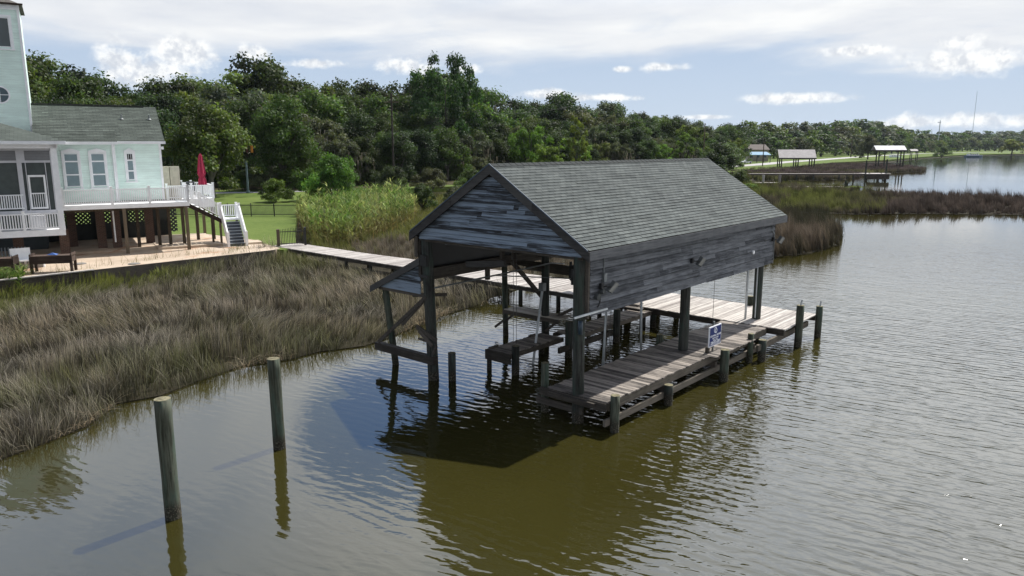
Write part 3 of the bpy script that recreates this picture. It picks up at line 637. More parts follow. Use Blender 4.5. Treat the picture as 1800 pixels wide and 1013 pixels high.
for i in range(50):
    x0 = RA0 + i * .285
    if x0 + .3 > RA1 + .06: break
    for sgn in (1, -1):
        b.hexa([(x0, RB, RZ + .045), (x0 + .285, RB, RZ + .038), (x0 + .285, RB - sgn * .15, RZ - .05), (x0, RB - sgn * .15, RZ - .043),
                (x0, RB, RZ + .062), (x0 + .285, RB, RZ + .052), (x0 + .285, RB - sgn * .155, RZ - .036), (x0, RB - sgn * .155, RZ - .028)][::1 if sgn > 0 else 1])
b.build('ridge_cap', M['shingle'], roof)
b = MB()      # roof deck underside
for ye in (EBR, EBL):
    n = 22
    for i in range(n):
        q0, q1 = i / n, (i + .96) / n; y0, y1 = ye + (RB - ye) * q0, ye + (RB - ye) * q1; z0, z1 = EZ + (RZ - EZ) * q0, EZ + (RZ - EZ) * q1
        b.hexa([(RA0 + .01, y0, z0 - .03), (RA1 - .01, y0, z0 - .03), (RA1 - .01, y1, z1 - .03), (RA0 + .01, y1, z1 - .03), (RA0 + .01, y0, z0 + .012), (RA1 - .01, y0, z0 + .012), (RA1 - .01, y1, z1 + .012), (RA0 + .01, y1, z1 + .012)])
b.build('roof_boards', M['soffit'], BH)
for k in range(1, 23):     # rafters
    a = k * .6 + .05; b = MB()
    b.beam((a, EBR + .06, EZ - .08 + .04), (a, RB, RZ - .12 + .04), .045, .15); b.beam((a, EBL - .06, EZ - .04), (a, RB, RZ - .08), .045, .15)
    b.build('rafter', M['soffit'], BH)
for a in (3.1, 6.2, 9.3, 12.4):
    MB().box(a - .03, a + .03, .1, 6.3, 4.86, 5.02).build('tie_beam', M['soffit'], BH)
# fascia and rake boards
b = MB(); x0 = RA0
for L in (4.4, 3.6, 3.9, 2.35):
    x1 = min(RA1, x0 + L); b.box(x0, x1 - .004, EBR - .05, EBR - .012, EZ - .24 + random.uniform(-.008, .008), EZ + .015); x0 = x1
b.build('fascia', M['trim'], roof)
MB().box(RA0, RA1, EBL + .012, EBL + .05, EZ - .22, EZ + .015).build('fascia', M['trim'], roof)
def rake(a0, a1, ye, nm='rake_board', mat=None):
    sg = 1 if ye < RB else -1; b = MB(); w = .26
    for (q0, q1) in ((0, .55), (.553, 1)):
        y0, y1 = ye - sg * .05 + (RB - ye + sg * .05) * q0, ye - sg * .05 + (RB - ye + sg * .05) * q1; z0, z1 = EZ - .03 + (RZ - EZ + .03) * q0, EZ - .03 + (RZ - EZ + .03) * q1
        b.hexa([(a0, y0, z0 - w), (a1, y0, z0 - w), (a1, y0, z0 + .03), (a0, y0, z0 + .03), (a0, y1, z1 - w), (a1, y1, z1 - w), (a1, y1, z1 + .03), (a0, y1, z1 + .03)])
    return b.build(nm, mat or M['trim_y'], roof)
for ye in (EBR, EBL): rake(RA0 - .038, RA0 - .003, ye); rake(RA1 + .003, RA1 + .04, ye)
b = MB()   # drip edge on right rake
for ye in (EBR, EBL): b.beam((RA0 - .045, ye, EZ + .04), (RA0 - .045, RB, RZ + .045), .03, .035)
b.build('drip_edge', plain('blue_grey_drip_edge', (.06, .085, .12), .7, .0), roof)
# side siding, in courses of random-length boards
def siding_x(name, parent, mat, a0, a1, ypl, z0, z1, course, sgn, jit=.008, sag=None, lens=(1.6, 4.2)):
    b = MB(); n = int(round((z1 - z0) / course)); course = (z1 - z0) / n
    for i in range(n):
        x = a0 + random.uniform(-.01, .01)
        while x < a1 - .02:
            L = random.uniform(*lens); xe = min(a1 + random.uniform(-.012, .012), x + L)
            if a1 - xe < .5: xe = a1
            zb = z0 + i * course + random.uniform(-jit, jit); ob = .044 + random.uniform(-.004, .008); tl = random.uniform(-.012, .012)
            sg = (lambda q: 0) if sag is None else sag
            ze0, ze1 = zb + sg(x), zb + sg(xe) + tl
            ya, yb, yc = ypl, ypl + sgn * (ob + .012), ypl + sgn * .01
            c = [(x, ya, ze0), (xe - .004, ya, ze1), (xe - .004, yb, ze1), (x, yb, ze0), (x, ya, ze0 + course - .012), (xe - .004, ya, ze1 + course - .012), (xe - .004, yc, ze1 + course - .012), (x, yc, ze0 + course - .012)]
            if sgn > 0: pass
            b.hexa(c if sgn > 0 else [c[3], c[2], c[1], c[0], c[7], c[6], c[5], c[4]]); x = xe
    MB().box(a0 + .01, a1 - .01, min(ypl, ypl - sgn * .03) + .0005, max(ypl, ypl - sgn * .03) - .0005 + .004 * (sgn > 0), z0 + .03, z1 - .01).build('shadow_gap_backing', M['black'], parent)  # black sheet added behind the boards so their gaps read as shadow lines
    return b.build(name, mat, parent)
sg_ = lambda q: -.03 * math.sin(q / 13.4 * math.pi) + .02 * math.sin(q * 1.9)
siding_x('side_siding', BH, M['siding'], .13, 13.4, -.20, 3.2, 5.06, .165, -1, sag=sg_)
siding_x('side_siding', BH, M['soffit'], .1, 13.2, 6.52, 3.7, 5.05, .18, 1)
b = MB(); b.box(.045, .125, -.235, -.10, 3.14, 5.0); b.build('corner_board', M['beam'], BH)
MB().box(13.4, 13.48, -.235, -.12, 3.14, 5.0).build('corner_board', M['beam'], BH)
b = MB()
for z in (3.3, 4.1, 4.95): b.box(.2, 13.3, -.19, -.11 + .02, z, z + .13)
b.build('girt', M['beam'], BH)
b = MB(); b.box(.1, 13.3, 6.28, 6.5, 3.62, 3.9); b.box(.1, 13.3, 6.32, 6.5, 4.85, 5.03); b.build('girder', M['beam'], BH)
MB().box(-.05, 13.3, -.08, .08, 4.8, 5.0).build('girder', M['beam'], BH)
# gable boards
def gable(name, a_out, sgn, mat):
    b = MB(); z0, zt = 4.93, 7.2; n = 17; c = (zt - z0) / n; sl = (RZ - EZ) / (RB - EBR)
    for i in range(n):
        z = z0 + i * c; zz = z + c
        def lim(zq): q = max(0, (zq - EZ + .02) / sl); return EBR + .30 + q, EBL - .30 - q
        r0, l0 = lim(z); r1, l1 = lim(zz); r0 = max(r0, -.16 + 0.0); l0 = min(l0, 6.56); r1 = max(r1, -.16); l1 = min(l1, 6.56)
        if l1 - r1 < .1: break
        cuts = [0.] + sorted(random.uniform(.12, .88) for _ in range(random.choice((0, 1, 1, 2)) if i < 13 else 0)) + [1.]
        for k in range(len(cuts) - 1):
            y0a = r0 + (l0 - r0) * cuts[k]; y0b = r0 + (l0 - r0) * cuts[k + 1] - .004; y1a = y0a if k else r1; y1b = y0b if k < len(cuts) - 2 else l1
            j = random.uniform(-.006, .006); o1, o2 = a_out - sgn * .03, a_out - sgn * .006
            oa, ob = a_out - sgn * (.048 + random.uniform(0, .006)), a_out - sgn * .012
            c8 = [(oa, y0a, z + j), (a_out, y0a, z + j), (a_out, y0b, z - j), (oa, y0b, z - j), (ob, y1a, zz - .013), (a_out, y1a, zz - .013), (a_out, y1b, zz - .013), (ob, y1b, zz - .013)]
            b.hexa(c8)
    b2 = MB(); sl_ = .45; a1 = a_out + sgn * .004; a2 = a_out + sgn * .03
    P = [(6.55, z0), (-.15, z0), (-.15, EZ + .05), (RB, RZ - .22), (6.55, EZ + .05)]
    b2.add([(a1, y, z) for y, z in P] + [(a2, y, z) for y, z in P], [(4, 3, 2, 1, 0), (5, 6, 7, 8, 9)] + [(i, (i + 1) % 5, (i + 1) % 5 + 5, i + 5) for i in range(5)]); b2.build('shadow_gap_backing', M['black'], BH)  # black backing added so the gable board gaps show as dark shadow lines
    return b.build(name, mat, BH)
gable('gable_siding', -.16, 1, M['gable']); gable('gable_siding', 13.5, -1, M['siding'])
MB().box(-.15, -.06, -.14, 6.56, 4.84, 5.12).build('header_beam', M['beam_y'], BH)
MB().box(-.27, -.21, 6.62, 6.74, 4.3, 5.0).build('corner_board', M['beam'], BH)
MB().box(-.16, -.06, 6.56, 6.68, 3.6, 4.95).build('corner_board', M['beam'], BH)
# loose boards hanging inside the gable opening
MB().beam((1.2, 4.05, 4.1), (1.2, 4.05, 4.9), .10, .16).build('hanger_board', M['beam'], BH)
MB().beam((1.2, 3.55, 4.35), (1.2, 3.55, 4.9), .10, .16).build('hanger_board', M['beam'], BH)
MB().beam((1.0, 5.5, 4.02), (1.0, 3.75, 4.22), .12, .2).build('loose_board', M['trim_y'], BH)
# lean-to on the left
LT = [(6.52, 4.22), (9.3, 2.88)]
b = MB()
for i in range(14):
    q0, q1 = i / 14, (i + .97) / 14; y0, y1 = 6.54 + 2.76 * q0, 6.54 + 2.76 * q1; z0, z1 = 4.2 - 1.33 * q0, 4.2 - 1.33 * q1
    b.hexa([(-.12, y1, z1), (13.3, y1, z1), (13.3, y0, z0), (-.12, y0, z0), (-.12, y1, z1 + .04), (13.3, y1, z1 + .04), (13.3, y0, z0 + .04), (-.12, y0, z0 + .04)])
lt = b.build('lean_to_roof', M['soffit'], BH)
shingle_slope('shingles', lt, M['shingle'], -.15, 13.3, 9.33, 2.93, 6.54, 4.27)
b = MB(); b.hexa([(-.19, 9.34, 2.72), (-.14, 9.34, 2.72), (-.14, 9.34, 2.95), (-.19, 9.34, 2.95), (-.19, 6.6, 4.02), (-.14, 6.6, 4.02), (-.14, 6.6, 4.27), (-.19, 6.6, 4.27)]); b.build('rake_board', M['trim_y'], lt)
b = MB()
for i in range(6):
    z = 2.98 + i * .18; ye = 9.05 - (z - 2.98 + .16) / .482 - .02
    if ye > 6.75: b.hexa([(-.10, 6.68, z), (-.06, 6.68, z), (-.06, ye + .3, z), (-.10, ye + .3, z), (-.085, 6.68, z + .185), (-.06, 6.68, z + .185), (-.06, ye, z + .185), (-.085, ye, z + .185)])
b.build('lean_to_siding', M['gable'], BH)
MB().box(-.05, 0.02, 6.5, 9.0, 2.86, 3.0).build('cross_beam', M['beam_y'], BH)
MB().box(6.02, 6.14, 6.1, 8.7, 3.16, 3.38).build('cross_beam', M['beam_y'], BH)
MB().box(8.2, 8.34, 5.3, 8.9, 2.55, 2.95).build('cross_beam', M['beam_y'], BH)
MB().box(.0, 12.6, 8.36, 8.5, 3.0, 3.2).build('lean_to_girder', M['beam'], BH)
MB().box(-.2, .02, 5.98, 9.15, .58, .86).build('cross_log', M['beam_y'], BH)
BH.children[-1] if False else None
def br(p0, p1, w=.05, h=.15, nm='brace', m=None): return MB().beam(p0, p1, w, h).build(nm, m or M['beam'], BH)
br((-.18, 8.95, .9), (-.18, 6.3, 2.95), .05, .13)
br((.55, 8.45, 1.5), (1.0, 7.2, 2.9), .05, .13); br((.35, 7.6, 2.75), (.9, 6.4, 2.85), .05, .12)
br((-.24, 6.75, 1.85), (-.2, 5.8, 1.50), .05, .16, 'broken_board'); br((-.28, 6.6, 1.75), (-.22, 6.0, 1.28), .05, .14, 'broken_board'); br((-.2, 6.7, 1.42), (-.2, 6.1, 1.38), .08, .06, 'broken_board')
br((-.2, 5.98, 1.0), (-.2, 5.82, 1.32), .05, .1, 'broken_board')
br((4.2, 6.3, 3.7), (6.1, 6.3, 2.0), .07, .17); br((3.0, 6.4, 3.65), (3.0, 6.4, 3.1), .14, .14, 'hanger_board')
br((6.3, 6.05, 1.0), (6.9, 5.3, 1.5), .05, .12)
# small shelf between the posts
b = MB()
for k in range(5): b.box(6.0 + k * .15, 6.0 + k * .15 + .14, 5.3, 8.25, 1.18, 1.215)
b.build('shelf', wood('pale_shelf', (.28, .25, .22), (.5, .46, .4), 'y'), BH)
MB().box(5.96, 6.0, 5.3, 8.3, 1.02, 1.18).build('shelf_beam', M['beam_y'], BH)
br((6.0, 8.15, .7), (6.0, 7.6, 1.15), .05, .09); br((6.0, 6.0, .62), (6.0, 5.4, 1.1), .05, .1)
br((5.98, 8.3, .68), (5.98, 8.75, .35), .05, .1)
# pipes, conduit, hoists, cables
MB().tube([(-.05, 6.0, 3.28), (3.1, 5.9, 3.34), (6.2, 5.9, 3.4), (8.4, 6.9, 3.0)], .03).build('pipe', M['galv'], BH)
MB().tube([(3.2, 6.25, 3.25), (5.5, 4.9, 3.0), (8.2, 4.0, 2.6)], .022).build('pipe', M['galv'], BH)
b = MB(); b.box(8.0, 8.5, 5.95, 6.35, 2.62, 3.02); b.cyl((7.95, 6.15, 2.55), (8.5, 6.15, 2.55), .17); b.cyl((8.0, 6.25, 3.0), (8.0, 6.25, 3.2), .06); b.build('hoist_motor', M['black'], BH, False)
b = MB(); b.box(.1, .35, .16, .42, 4.05, 4.5); b.cyl((.1, .3, 4.2), (.5, .3, 4.2), .12); b.build('hoist_motor', M['black'], BH)
for (a, y, z1) in ((3.2, 5.3, 4.8), (3.2, 5.15, 4.8), (9.6, 5.2, 4.8), (9.6, 5.05, 4.8), (9.6, .5, 4.8), (3.4, 1.35, 4.8), (3.4, 1.2, 4.8)):
    MB().cyl((a, y, .1), (a, y, z1), .009, None, 5).build('hoist_cable', M['cable'], BH)
b = MB(); b.cyl((.4, .3, 4.75), (13, .3, 4.75), .04); b.build('hoist_shaft', M['galv'], BH, True)
b = MB(); b.cyl((.4, 5.9, 4.75), (13, 5.9, 4.75), .04); b.build('hoist_shaft', M['galv'], BH, True)
def guide(a0, y0, z0, a1, y1, z1, cap=False):
    b = MB(); b.cyl((a0, y0, z0), (a1, y1, z1), .045, None, 12); o = b.build('guide_pole', M['pvc'], BH, True)
    if cap: MB().box(a1 - .1, a1 + .1, y1 - .1, y1 + .1, z1 - .03, z1 + .26).build('pole_bracket', M['galv'], o)
guide(3.66, 4.80, -.5, 3.98, 4.57, 2.8, True); guide(4.68, 2.32, -.3, 4.4, 2.0, 2.9); guide(7.47, 2.4, -.3, 7.0, 2.2, 2.9); guide(12.1, .25, .5, 12.1, .25, 4.7)
# conduit, boxes and floodlights on the right wall
MB().tube([(.78, -.255, 5.0), (.78, -.255, 4.35)], .018).build('conduit', M['galv'], BH)
MB().box(.71, .85, -.33, -.25, 4.13, 4.38).build('junction_box', M['galv'], BH)
MB().tube([(13.1, -.25, 5.0), (13.1, -.25, 4.55), (13.32, -.26, 4.4), (13.36, -.27, 3.3)], .02).build('conduit', M['galv'], BH)
MB().tube([(12.2, -.1, 4.2), (12.25, -.1, 1.0)], .025).build('conduit', M['pvc'], BH)
def flood(a, z, s=1.):
    b = MB(); b.box(a - .16 * s, a - .02, -.34, -.25, z - .07, z + .09); b.beam((a - .05, -.3, z), (a + .1 * s, -.5, z - .02), .04, .04)
    o = b.build('floodlight', M['black'], BH)
    MB().hexa([(a - .05, -.42, z - .12), (a + .32 * s, -.42, z + .10), (a + .32 * s, -.62, z + .02), (a - .05, -.62, z - .18), (a - .05, -.40, z - .09), (a + .32 * s, -.40, z + .14), (a + .32 * s, -.60, z + .06), (a - .05, -.60, z - .14)]).build('lamp_glass', M['lens'], o)
flood(.72, 4.02); flood(6.2, 4.12, .9); flood(13.25, 4.2, .95)
b = MB(); b.cyl((.42, -.25, 3.75), (.42, -.36, 3.74), .10); b.cyl((.62, -.28, 3.86), (.62, -.4, 3.88), .08); o = b.build('twin_spotlight', M['lens'], BH)
b = MB(); b.tube([(.62, -.27, 3.8), (.60, -.27, 3.55), (.48, -.28, 3.42)], .018); b.build('cord', M['black'], o)
b = MB(); b.cyl((11.27, -.25, 3.86), (11.27, -.30, 3.86), .075, None, 16); b.build('round_cap', M['white'], BH)
MB().beam((.75, -.42, 3.36), (-.75, -.35, 3.33), .05, .05).build('bracket_arm', M['pvc'], BH)
b = MB(); b.cyl((-.14, -.12, 2.72), (-.14, -.12, 3.1), .07, None, 12); b.build('lamp_housing', plain('dark_blue_can', (.03, .05, .07), .4), BH, True)
b = MB(); b.box(-.24, -.16, 6.2, 6.52, 4.0, 4.38); b.cyl((-.26, 6.3, 4.3), (-.24, 6.3, 4.3), .04); b.build('junction_box', M['black'], BH)
MB().box(-.26, -.2, 6.15, 6.5, 3.62, 3.70).build('bracket', M['trim_y'], BH)

# ------------------------------------------------------------------ docks
def planks_y(b, a0, a1, y0, y1, z, w=.14, gap=.012, jit=.03, skip=0.):
    a = a0
    while a < a1 - .02:
        if random.random() >= skip:
            dz = random.uniform(-.006, .006); b.box(a, min(a + w, a1), y0 + random.uniform(-jit, jit), y1 + random.uniform(-jit, jit), z - .038 + dz, z + dz)
        a += w + gap
def planks_x(b, a0, a1, y0, y1, z, w=.14, gap=.012, jit=.03):
    y = y0
    while y < y1 - .02:
        dz = random.uniform(-.006, .006); b.box(a0 + random.uniform(-jit, jit), a1 + random.uniform(-jit, jit), y, min(y + w, y1), z - .038 + dz, z + dz); y += w + gap
DK = empty('dock', (BO[0], BO[1], 0), BROT, 'grey plank dock under the boathouse with its wide outer end sunlit', 'dock')
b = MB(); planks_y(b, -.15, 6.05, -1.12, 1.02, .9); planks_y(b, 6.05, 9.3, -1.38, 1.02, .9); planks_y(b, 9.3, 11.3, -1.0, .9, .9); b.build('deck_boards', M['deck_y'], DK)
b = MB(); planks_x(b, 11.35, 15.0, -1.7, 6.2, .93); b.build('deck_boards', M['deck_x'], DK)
for y in (-.95, 0.25, .95):
    MB().box(-.1, 11.3, y - .04, y + .04, .63, .858).build('joist', M['stringer'], DK)
for a in (11.42, 13.1, 14.88): MB().box(a - .04, a + .04, -1.66, 6.15, .66, .885).build('joist', M['beam_y'], DK)
MB().box(-.21, -.15, -1.1, 1.3, .62, .86).build('end_beam', M['beam_y'], DK)
MB().box(-.12, -.06, -.2, 1.5, .3, .5).build('end_beam', M['beam_y'], DK)
MB().box(-.32, -.22, -.75, .9, .74, .82).build('end_beam', M['beam_y'], DK)
MB().box(-.3, 12.7, -1.15, -1.07, .22, .42).build('stringer', M['stringer'], DK)
MB().box(-.02, 9.3, -1.09, -1.02, .60, .855).build('stringer', M['stringer'], DK)
MB().box(9.3, 14.5, -1.52, -1.42, .45, .68).build('stringer', M['stringer'], DK)
for a in (3.06, 6.48, 9.71): MB().box(a - .06, a + .06, -1.2, .95, .42, .62).build('cross_beam', M['beam_y'], DK)
for a, y, z, r in ((.07, -1.22, 1.09, .135), (3.06, -1.26, .66, .14), (6.48, -1.5, 1.12, .155), (9.71, -1.5, .82, .15), (9.2, -1.25, 1.12, .11), (12.61, -1.8, 1.72, .15), (14.75, -1.85, 1.34, .14),
                   (14.85, 1.22, 1.35, .14), (.05, 1.3, 1.55, .12), (6.75, 1.2, 1.15, .13), (11.6, 4.3, .85, .14), (14.3, 4.6, .85, .14), (11.5, 6.0, .85, .14), (14.8, 5.9, .85, .14), (12.3, .9, .85, .14), (3.1, .95, .85, .13), (9.6, .95, .85, .13)):
    post('piling', DK, (a, y, -1.2), (a, y, z), r, M['pile'] if z > .9 else M['post'])
for a, y, z in ((12.61, -1.8, 1.72), (14.75, -1.85, 1.34)):
    MB().beam((a + .03, y, z), (a + .08, y - .02, z + .2), .05, .05).build('stub_pipe', M['pvc'], DK)
CW = empty('catwalk', (BO[0], BO[1], 0), BROT, 'narrow low catwalk of grey planks inside the boathouse slip', 'catwalk')
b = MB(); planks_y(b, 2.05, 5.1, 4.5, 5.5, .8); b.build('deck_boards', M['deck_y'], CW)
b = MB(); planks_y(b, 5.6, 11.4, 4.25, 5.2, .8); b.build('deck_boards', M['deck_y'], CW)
for y in (4.5, 5.4): MB().box(2.0, 5.2, y - .03, y + .04, .60, .76).build('joist', M['stringer'], CW); MB().box(5.5, 11.4, y - .23, y - .16, .60, .76).build('joist', M['stringer'], CW)
MB().box(1.98, 2.05, 4.4, 5.6, .42, .78).build('end_beam', M['beam_y'], CW); MB().box(4.6, 8.6, 4.2, 4.3, .3, .52).build('stringer', M['beam'], CW)
for a, y, z, r in ((2.3, 4.42, 1.05, .14), (2.1, 5.5, .78, .09), (5.3, 4.3, 1.42, .15), (5.0, 5.4, .78, .12), (8.4, 4.15, 1.4, .15), (9.2, 5.3, .78, .13), (11.2, 4.6, .8, .14)): post('piling', CW, (a, y, -1.2), (a, y, z), r)
for a, y in ((2.05, 5.45), (4.3, 5.45)): MB().box(a, a + .4, y - .08, y + .05, .805, .86).build('cleat_block', M['stringer'], CW)
b = MB(); b.box(11.3, 11.75, 4.9, 6.2, .96, 1.0); b.box(10.95, 11.3, 4.6, 5.7, .86, .90); b.build('step', M['deck_y'], CW)
# long walkway
WK = empty('boardwalk', (BO[0], BO[1], 0), BROT, 'long pale plank boardwalk crossing the marsh from the garden gate to the dock', 'boardwalk')
b = MB(); y = 6.25
while y < 35.3:
    q = (y - 6.2) / 29; w0 = 11.45 + .1 * q; w1 = 14.95 - 1.35 * min(1, q * 1.4)
    dz = random.uniform(-.006, .006); b.box(w0 + random.uniform(-.02, .02), w1 + random.uniform(-.02, .02), y, y + .14, .93 + dz, .968 + dz); y += .152
b.build('deck_boards', M['deck_x'], WK)
MB().box(11.5, 11.56, 6.2, 35.2, .72, .925).build('stringer', M['beam_y'], WK); MB().box(13.2, 13.26, 6.2, 35.2, .72, .925).build('stringer', M['beam_y'], WK)
for k in range(12):
    y = 7.2 + 2.45 * k
    for a in (11.62, 13.4): post('piling', WK, (a, y, -1.), (a, y, .90), .11)
for i, (px, py, zt, lean) in enumerate(((305, 910, 2.72, (-.02, .03)), (492, 788, 2.5, (-.03, .02)))):
    x, y = G(px, py); o = MB(); o.cyl((0, 0, -1.5), (lean[0], lean[1], zt), .172 if i == 0 else .165, .165 if i == 0 else .158, 22, 14, .04)
    o = o.build('piling', M['pile'], None, True); o.location = (x, y, 0)
    tag(o, ['thick round mooring piling nearest the camera in open water at lower left', 'round mooring piling in open water between the nearest piling and the boathouse'][i], 'piling', 'mooring pilings in open water')
x, y = G(795, 669); o = MB(); o.cyl((0, 0, -1.5), (0, 0, 1.0), .13, .13, 18, 6, .04); o = o.build('piling', M['post'], None, True); o.location = (x, y, 0)
tag(o, 'short dark piling stub beside the left front boathouse post', 'piling', 'mooring pilings in open water')
# the sign
SG = empty('estate_sign', (*BW(6.82, -.93), .9), BROT, 'blue sign board with white border and white lettering on the dock edge', 'sign')
MB().box(-.03, .03, .03, .08, 0, 1.06).build('sign_post', M['galv'], SG)
MB().box(-.45, -.30, .02, .12, 0, .2).build('foot_block', M['stringer'], SG)
bd = MB().box(-.46, .46, -.02, .02, .20, .92).build('sign_board', plain('white_sign_edge', (.78, .80, .86), .4, 0, .03), SG)
MB().box(-.425, .425, -.026, -.02, .235, .885).build('sign_face', plain('navy_sign_face', (.014, .03, .15), .9, 0, .05), bd)
fm = plain('white_lettering', (.8, .83, .9), .5, 0, .03)
def text(s, x, z, size, parent, bold=0.):
    c = bpy.data.curves.new('txt', 'FONT'); c.body = s; c.size = size; c.align_x = 'CENTER'; c.extrude = .001; c.offset = bold
    o = bpy.data.objects.new('txt', c); COL.objects.link(o); dg = bpy.context.evaluated_depsgraph_get()
    me = bpy.data.meshes.new_from_object(o.evaluated_get(dg)); bpy.data.objects.remove(o)
    me.materials.clear(); me.materials.append(fm); o = bpy.data.objects.new('lettering', me); COL.objects.link(o); o.parent = parent
    o.location = (x, -.029, z); o.rotation_euler = (R(90), 0, 0); return o
text('COLDWELL BANKER', 0, .545, .092, bd, .002); text('SMITH HOMES', 0, .462, .075, bd, .001); text('REALTORS', 0, .39, .075, bd, .001); text('228-872-3200', 0, .292, .125, bd, .004)
MB().box(-.36, .36, -.0275, -.0262, .258, .272).build('rule', fm, bd)
def ring(x, z, r, w, a0, a1, n=20):
    b = MB()
    for i in range(n):
        t0, t1 = a0 + (a1 - a0) * i / n, a0 + (a1 - a0) * (i + 1) / n
        P = lambda rr, tt: (x + rr * math.cos(tt), -.0285, z + rr * math.sin(tt))
        b.add([P(r, t0), P(r, t1), P(r - w, t1), P(r - w, t0)], [(0, 1, 2, 3), (3, 2, 1, 0)][:1])
    return b
lg = ring(-.02, .765, .105, .028, R(40), R(320)); lg2 = ring(.03, .73, .085, .025, R(-180), R(180))
lg.v += []; o1 = lg.build('emblem', fm, bd); o2 = lg2.build('emblem', fm, bd); MB().box(.0, .025, -.0285, -.0265, .655, .83).build('emblem', fm, bd)

# ------------------------------------------------------------------ the house
HS = empty('house', (HOO[0], HOO[1], 0), HROT, 'raised mint green house with white trim, tower, dark shingle roof and white railed decks', 'house')
def part(nm, mat, *boxes, parent=None, smooth=False):
    b = MB()
    for q in boxes: b.box(*q)
    return b.build(nm, mat, parent or HS, smooth)
WT, MI = M['white'], M['mint']
# main wing
part('wall', MI, (-8.4, -3.85, 2.5, 9.0, 4.3, 8.3)); part('wall', MI, (-3.85, -1.0, 2.9, 9.0, 4.3, 8.3))
b = MB(); b.add([(-1.0, 2.9, 8.3), (-1.0, 9.6, 8.3), (-1.0, 6.2, 10.6)], [(0, 1, 2)]); b.build('gable_wall', MI, HS)
rf = shingle_slope('roof', HS, M['shingle_house'], -8.4, -.75, 2.15, 8.25, 6.2, 10.75, .2, .015)
shingle_slope('roof_slope', rf, M['shingle_house'], -8.4, -.75, 10.25, 8.25, 6.2, 10.75, .2, .015)
shingle_slope('roof_slope', rf, M['shingle_house'], -8.4, -3.7, 1.85, 8.22, 3.2, 9.00, .2, .02)
b = MB(); b.hexa([(-8.4, 2.2, 8.18), (-.78, 2.2, 8.18), (-.78, 6.2, 10.68), (-8.4, 6.2, 10.68), (-8.4, 2.2, 8.22), (-.78, 2.2, 8.22), (-.78, 6.2, 10.72), (-8.4, 6.2, 10.72)]); b.build('roof_deck', WT, rf)
part('ridge_vent', M['black'], (-8.4, -1.5, 6.1, 6.3, 10.76, 10.83), parent=rf)
part('fascia', WT, (-8.4, -3.66, 1.8, 1.84, 8.08, 8.26), (-3.66, -.72, 2.1, 2.14, 8.12, 8.30), parent=rf)
part('soffit', WT, (-8.4, -3.7, 1.84, 2.5, 8.1, 8.14), (-3.7, -.8, 2.14, 2.9, 8.13, 8.17), parent=rf)
for e, n in ((-3.1, 4.7), (-1.35, 4.7)):
    z = 8.25 + (n - 2.15) * .617; b = MB(); b.cyl((e, n, z), (e, n, z + .32), .05, .05, 10); b.cyl((e, n, z - .02), (e, n, z + .08), .15, .06, 10); b.build('vent_pipe', M['galv'], rf)
part('corner_trim', WT, (-3.93, -3.81, 2.44, 2.5, 4.3, 8.1)); part('corner_trim', WT, (-1.1, -.96, 2.84, 2.9, 4.3, 8.13))
MB().tube([(-3.98, 2.4, 8.1), (-3.98, 2.4, 4.35)], .045).build('downspout', WT, HS)
MB().box(-.98, -.8, 2.7, 2.95, 7.75, 7.95).build('wall_camera', WT, HS)
def window(e0, e1, z0, z1, n, sashes, pane=None, trim=.13, ped=True):
    b = MB(); b.box(e0 - trim, e0, n - .05, n - .002, z0 - .1, z1 + .02); b.box(e1, e1 + trim, n - .05, n - .002, z0 - .1, z1 + .02)
    b.box(e0 - trim, e1 + trim, n - .055, n - .001, z1 + .02, z1 + .16); b.box(e0 - trim - .04, e1 + trim + .04, n - .09, n - .003, z0 - .18, z0 - .1)
    if ped: b.add([(e0 - trim, n - .06, z1 + .16), (e1 + trim, n - .06, z1 + .16), ((e0 + e1) / 2, n - .06, z1 + .34), (e0 - trim, n, z1 + .16), (e1 + trim, n, z1 + .16), ((e0 + e1) / 2, n, z1 + .34)], [(0, 1, 2), (1, 4, 5, 2), (0, 2, 5, 3)])
    w = b.build('window', WT, HS); hgt = z1 - z0
    m = MB(); y = z0
    for i, f in enumerate(sashes):
        y2 = y + f * hgt; m.box(e0, e0 + .05, n - .035, n - .004, y, y2); m.box(e1 - .05, e1, n - .035, n - .004, y, y2); m.box(e0 + .05, e1 - .05, n - .034, n - .005, y, y + .045); m.box(e0 + .05, e1 - .05, n - .034, n - .005, y2 - .045, y2); y = y2
    m.build('sash', WT, w); MB().box(e0, e1, n - .02, n - .003, z0, z1).build('pane', pane or M['blind'], w); return w
window(-6.83, -6.02, 5.35, 7.50, 2.5, (.36, .40, .24)); window(-5.30, -4.49, 5.35, 7.50, 2.5, (.36, .40, .24))
w = window(-3.16, -2.74, 5.7, 7.50, 2.9, (.34, .40, .26)); MB().box(-3.14, -2.76, 2.868, 2.88, 7.08, 7.44).build('transom_pane', M['black'], w)
MB().box(-3.03, -3.01, 2.86, 2.868, 7.08, 7.44).box(-2.89, -2.87, 2.86, 2.868, 7.08, 7.44).build('muntin', WT, w)
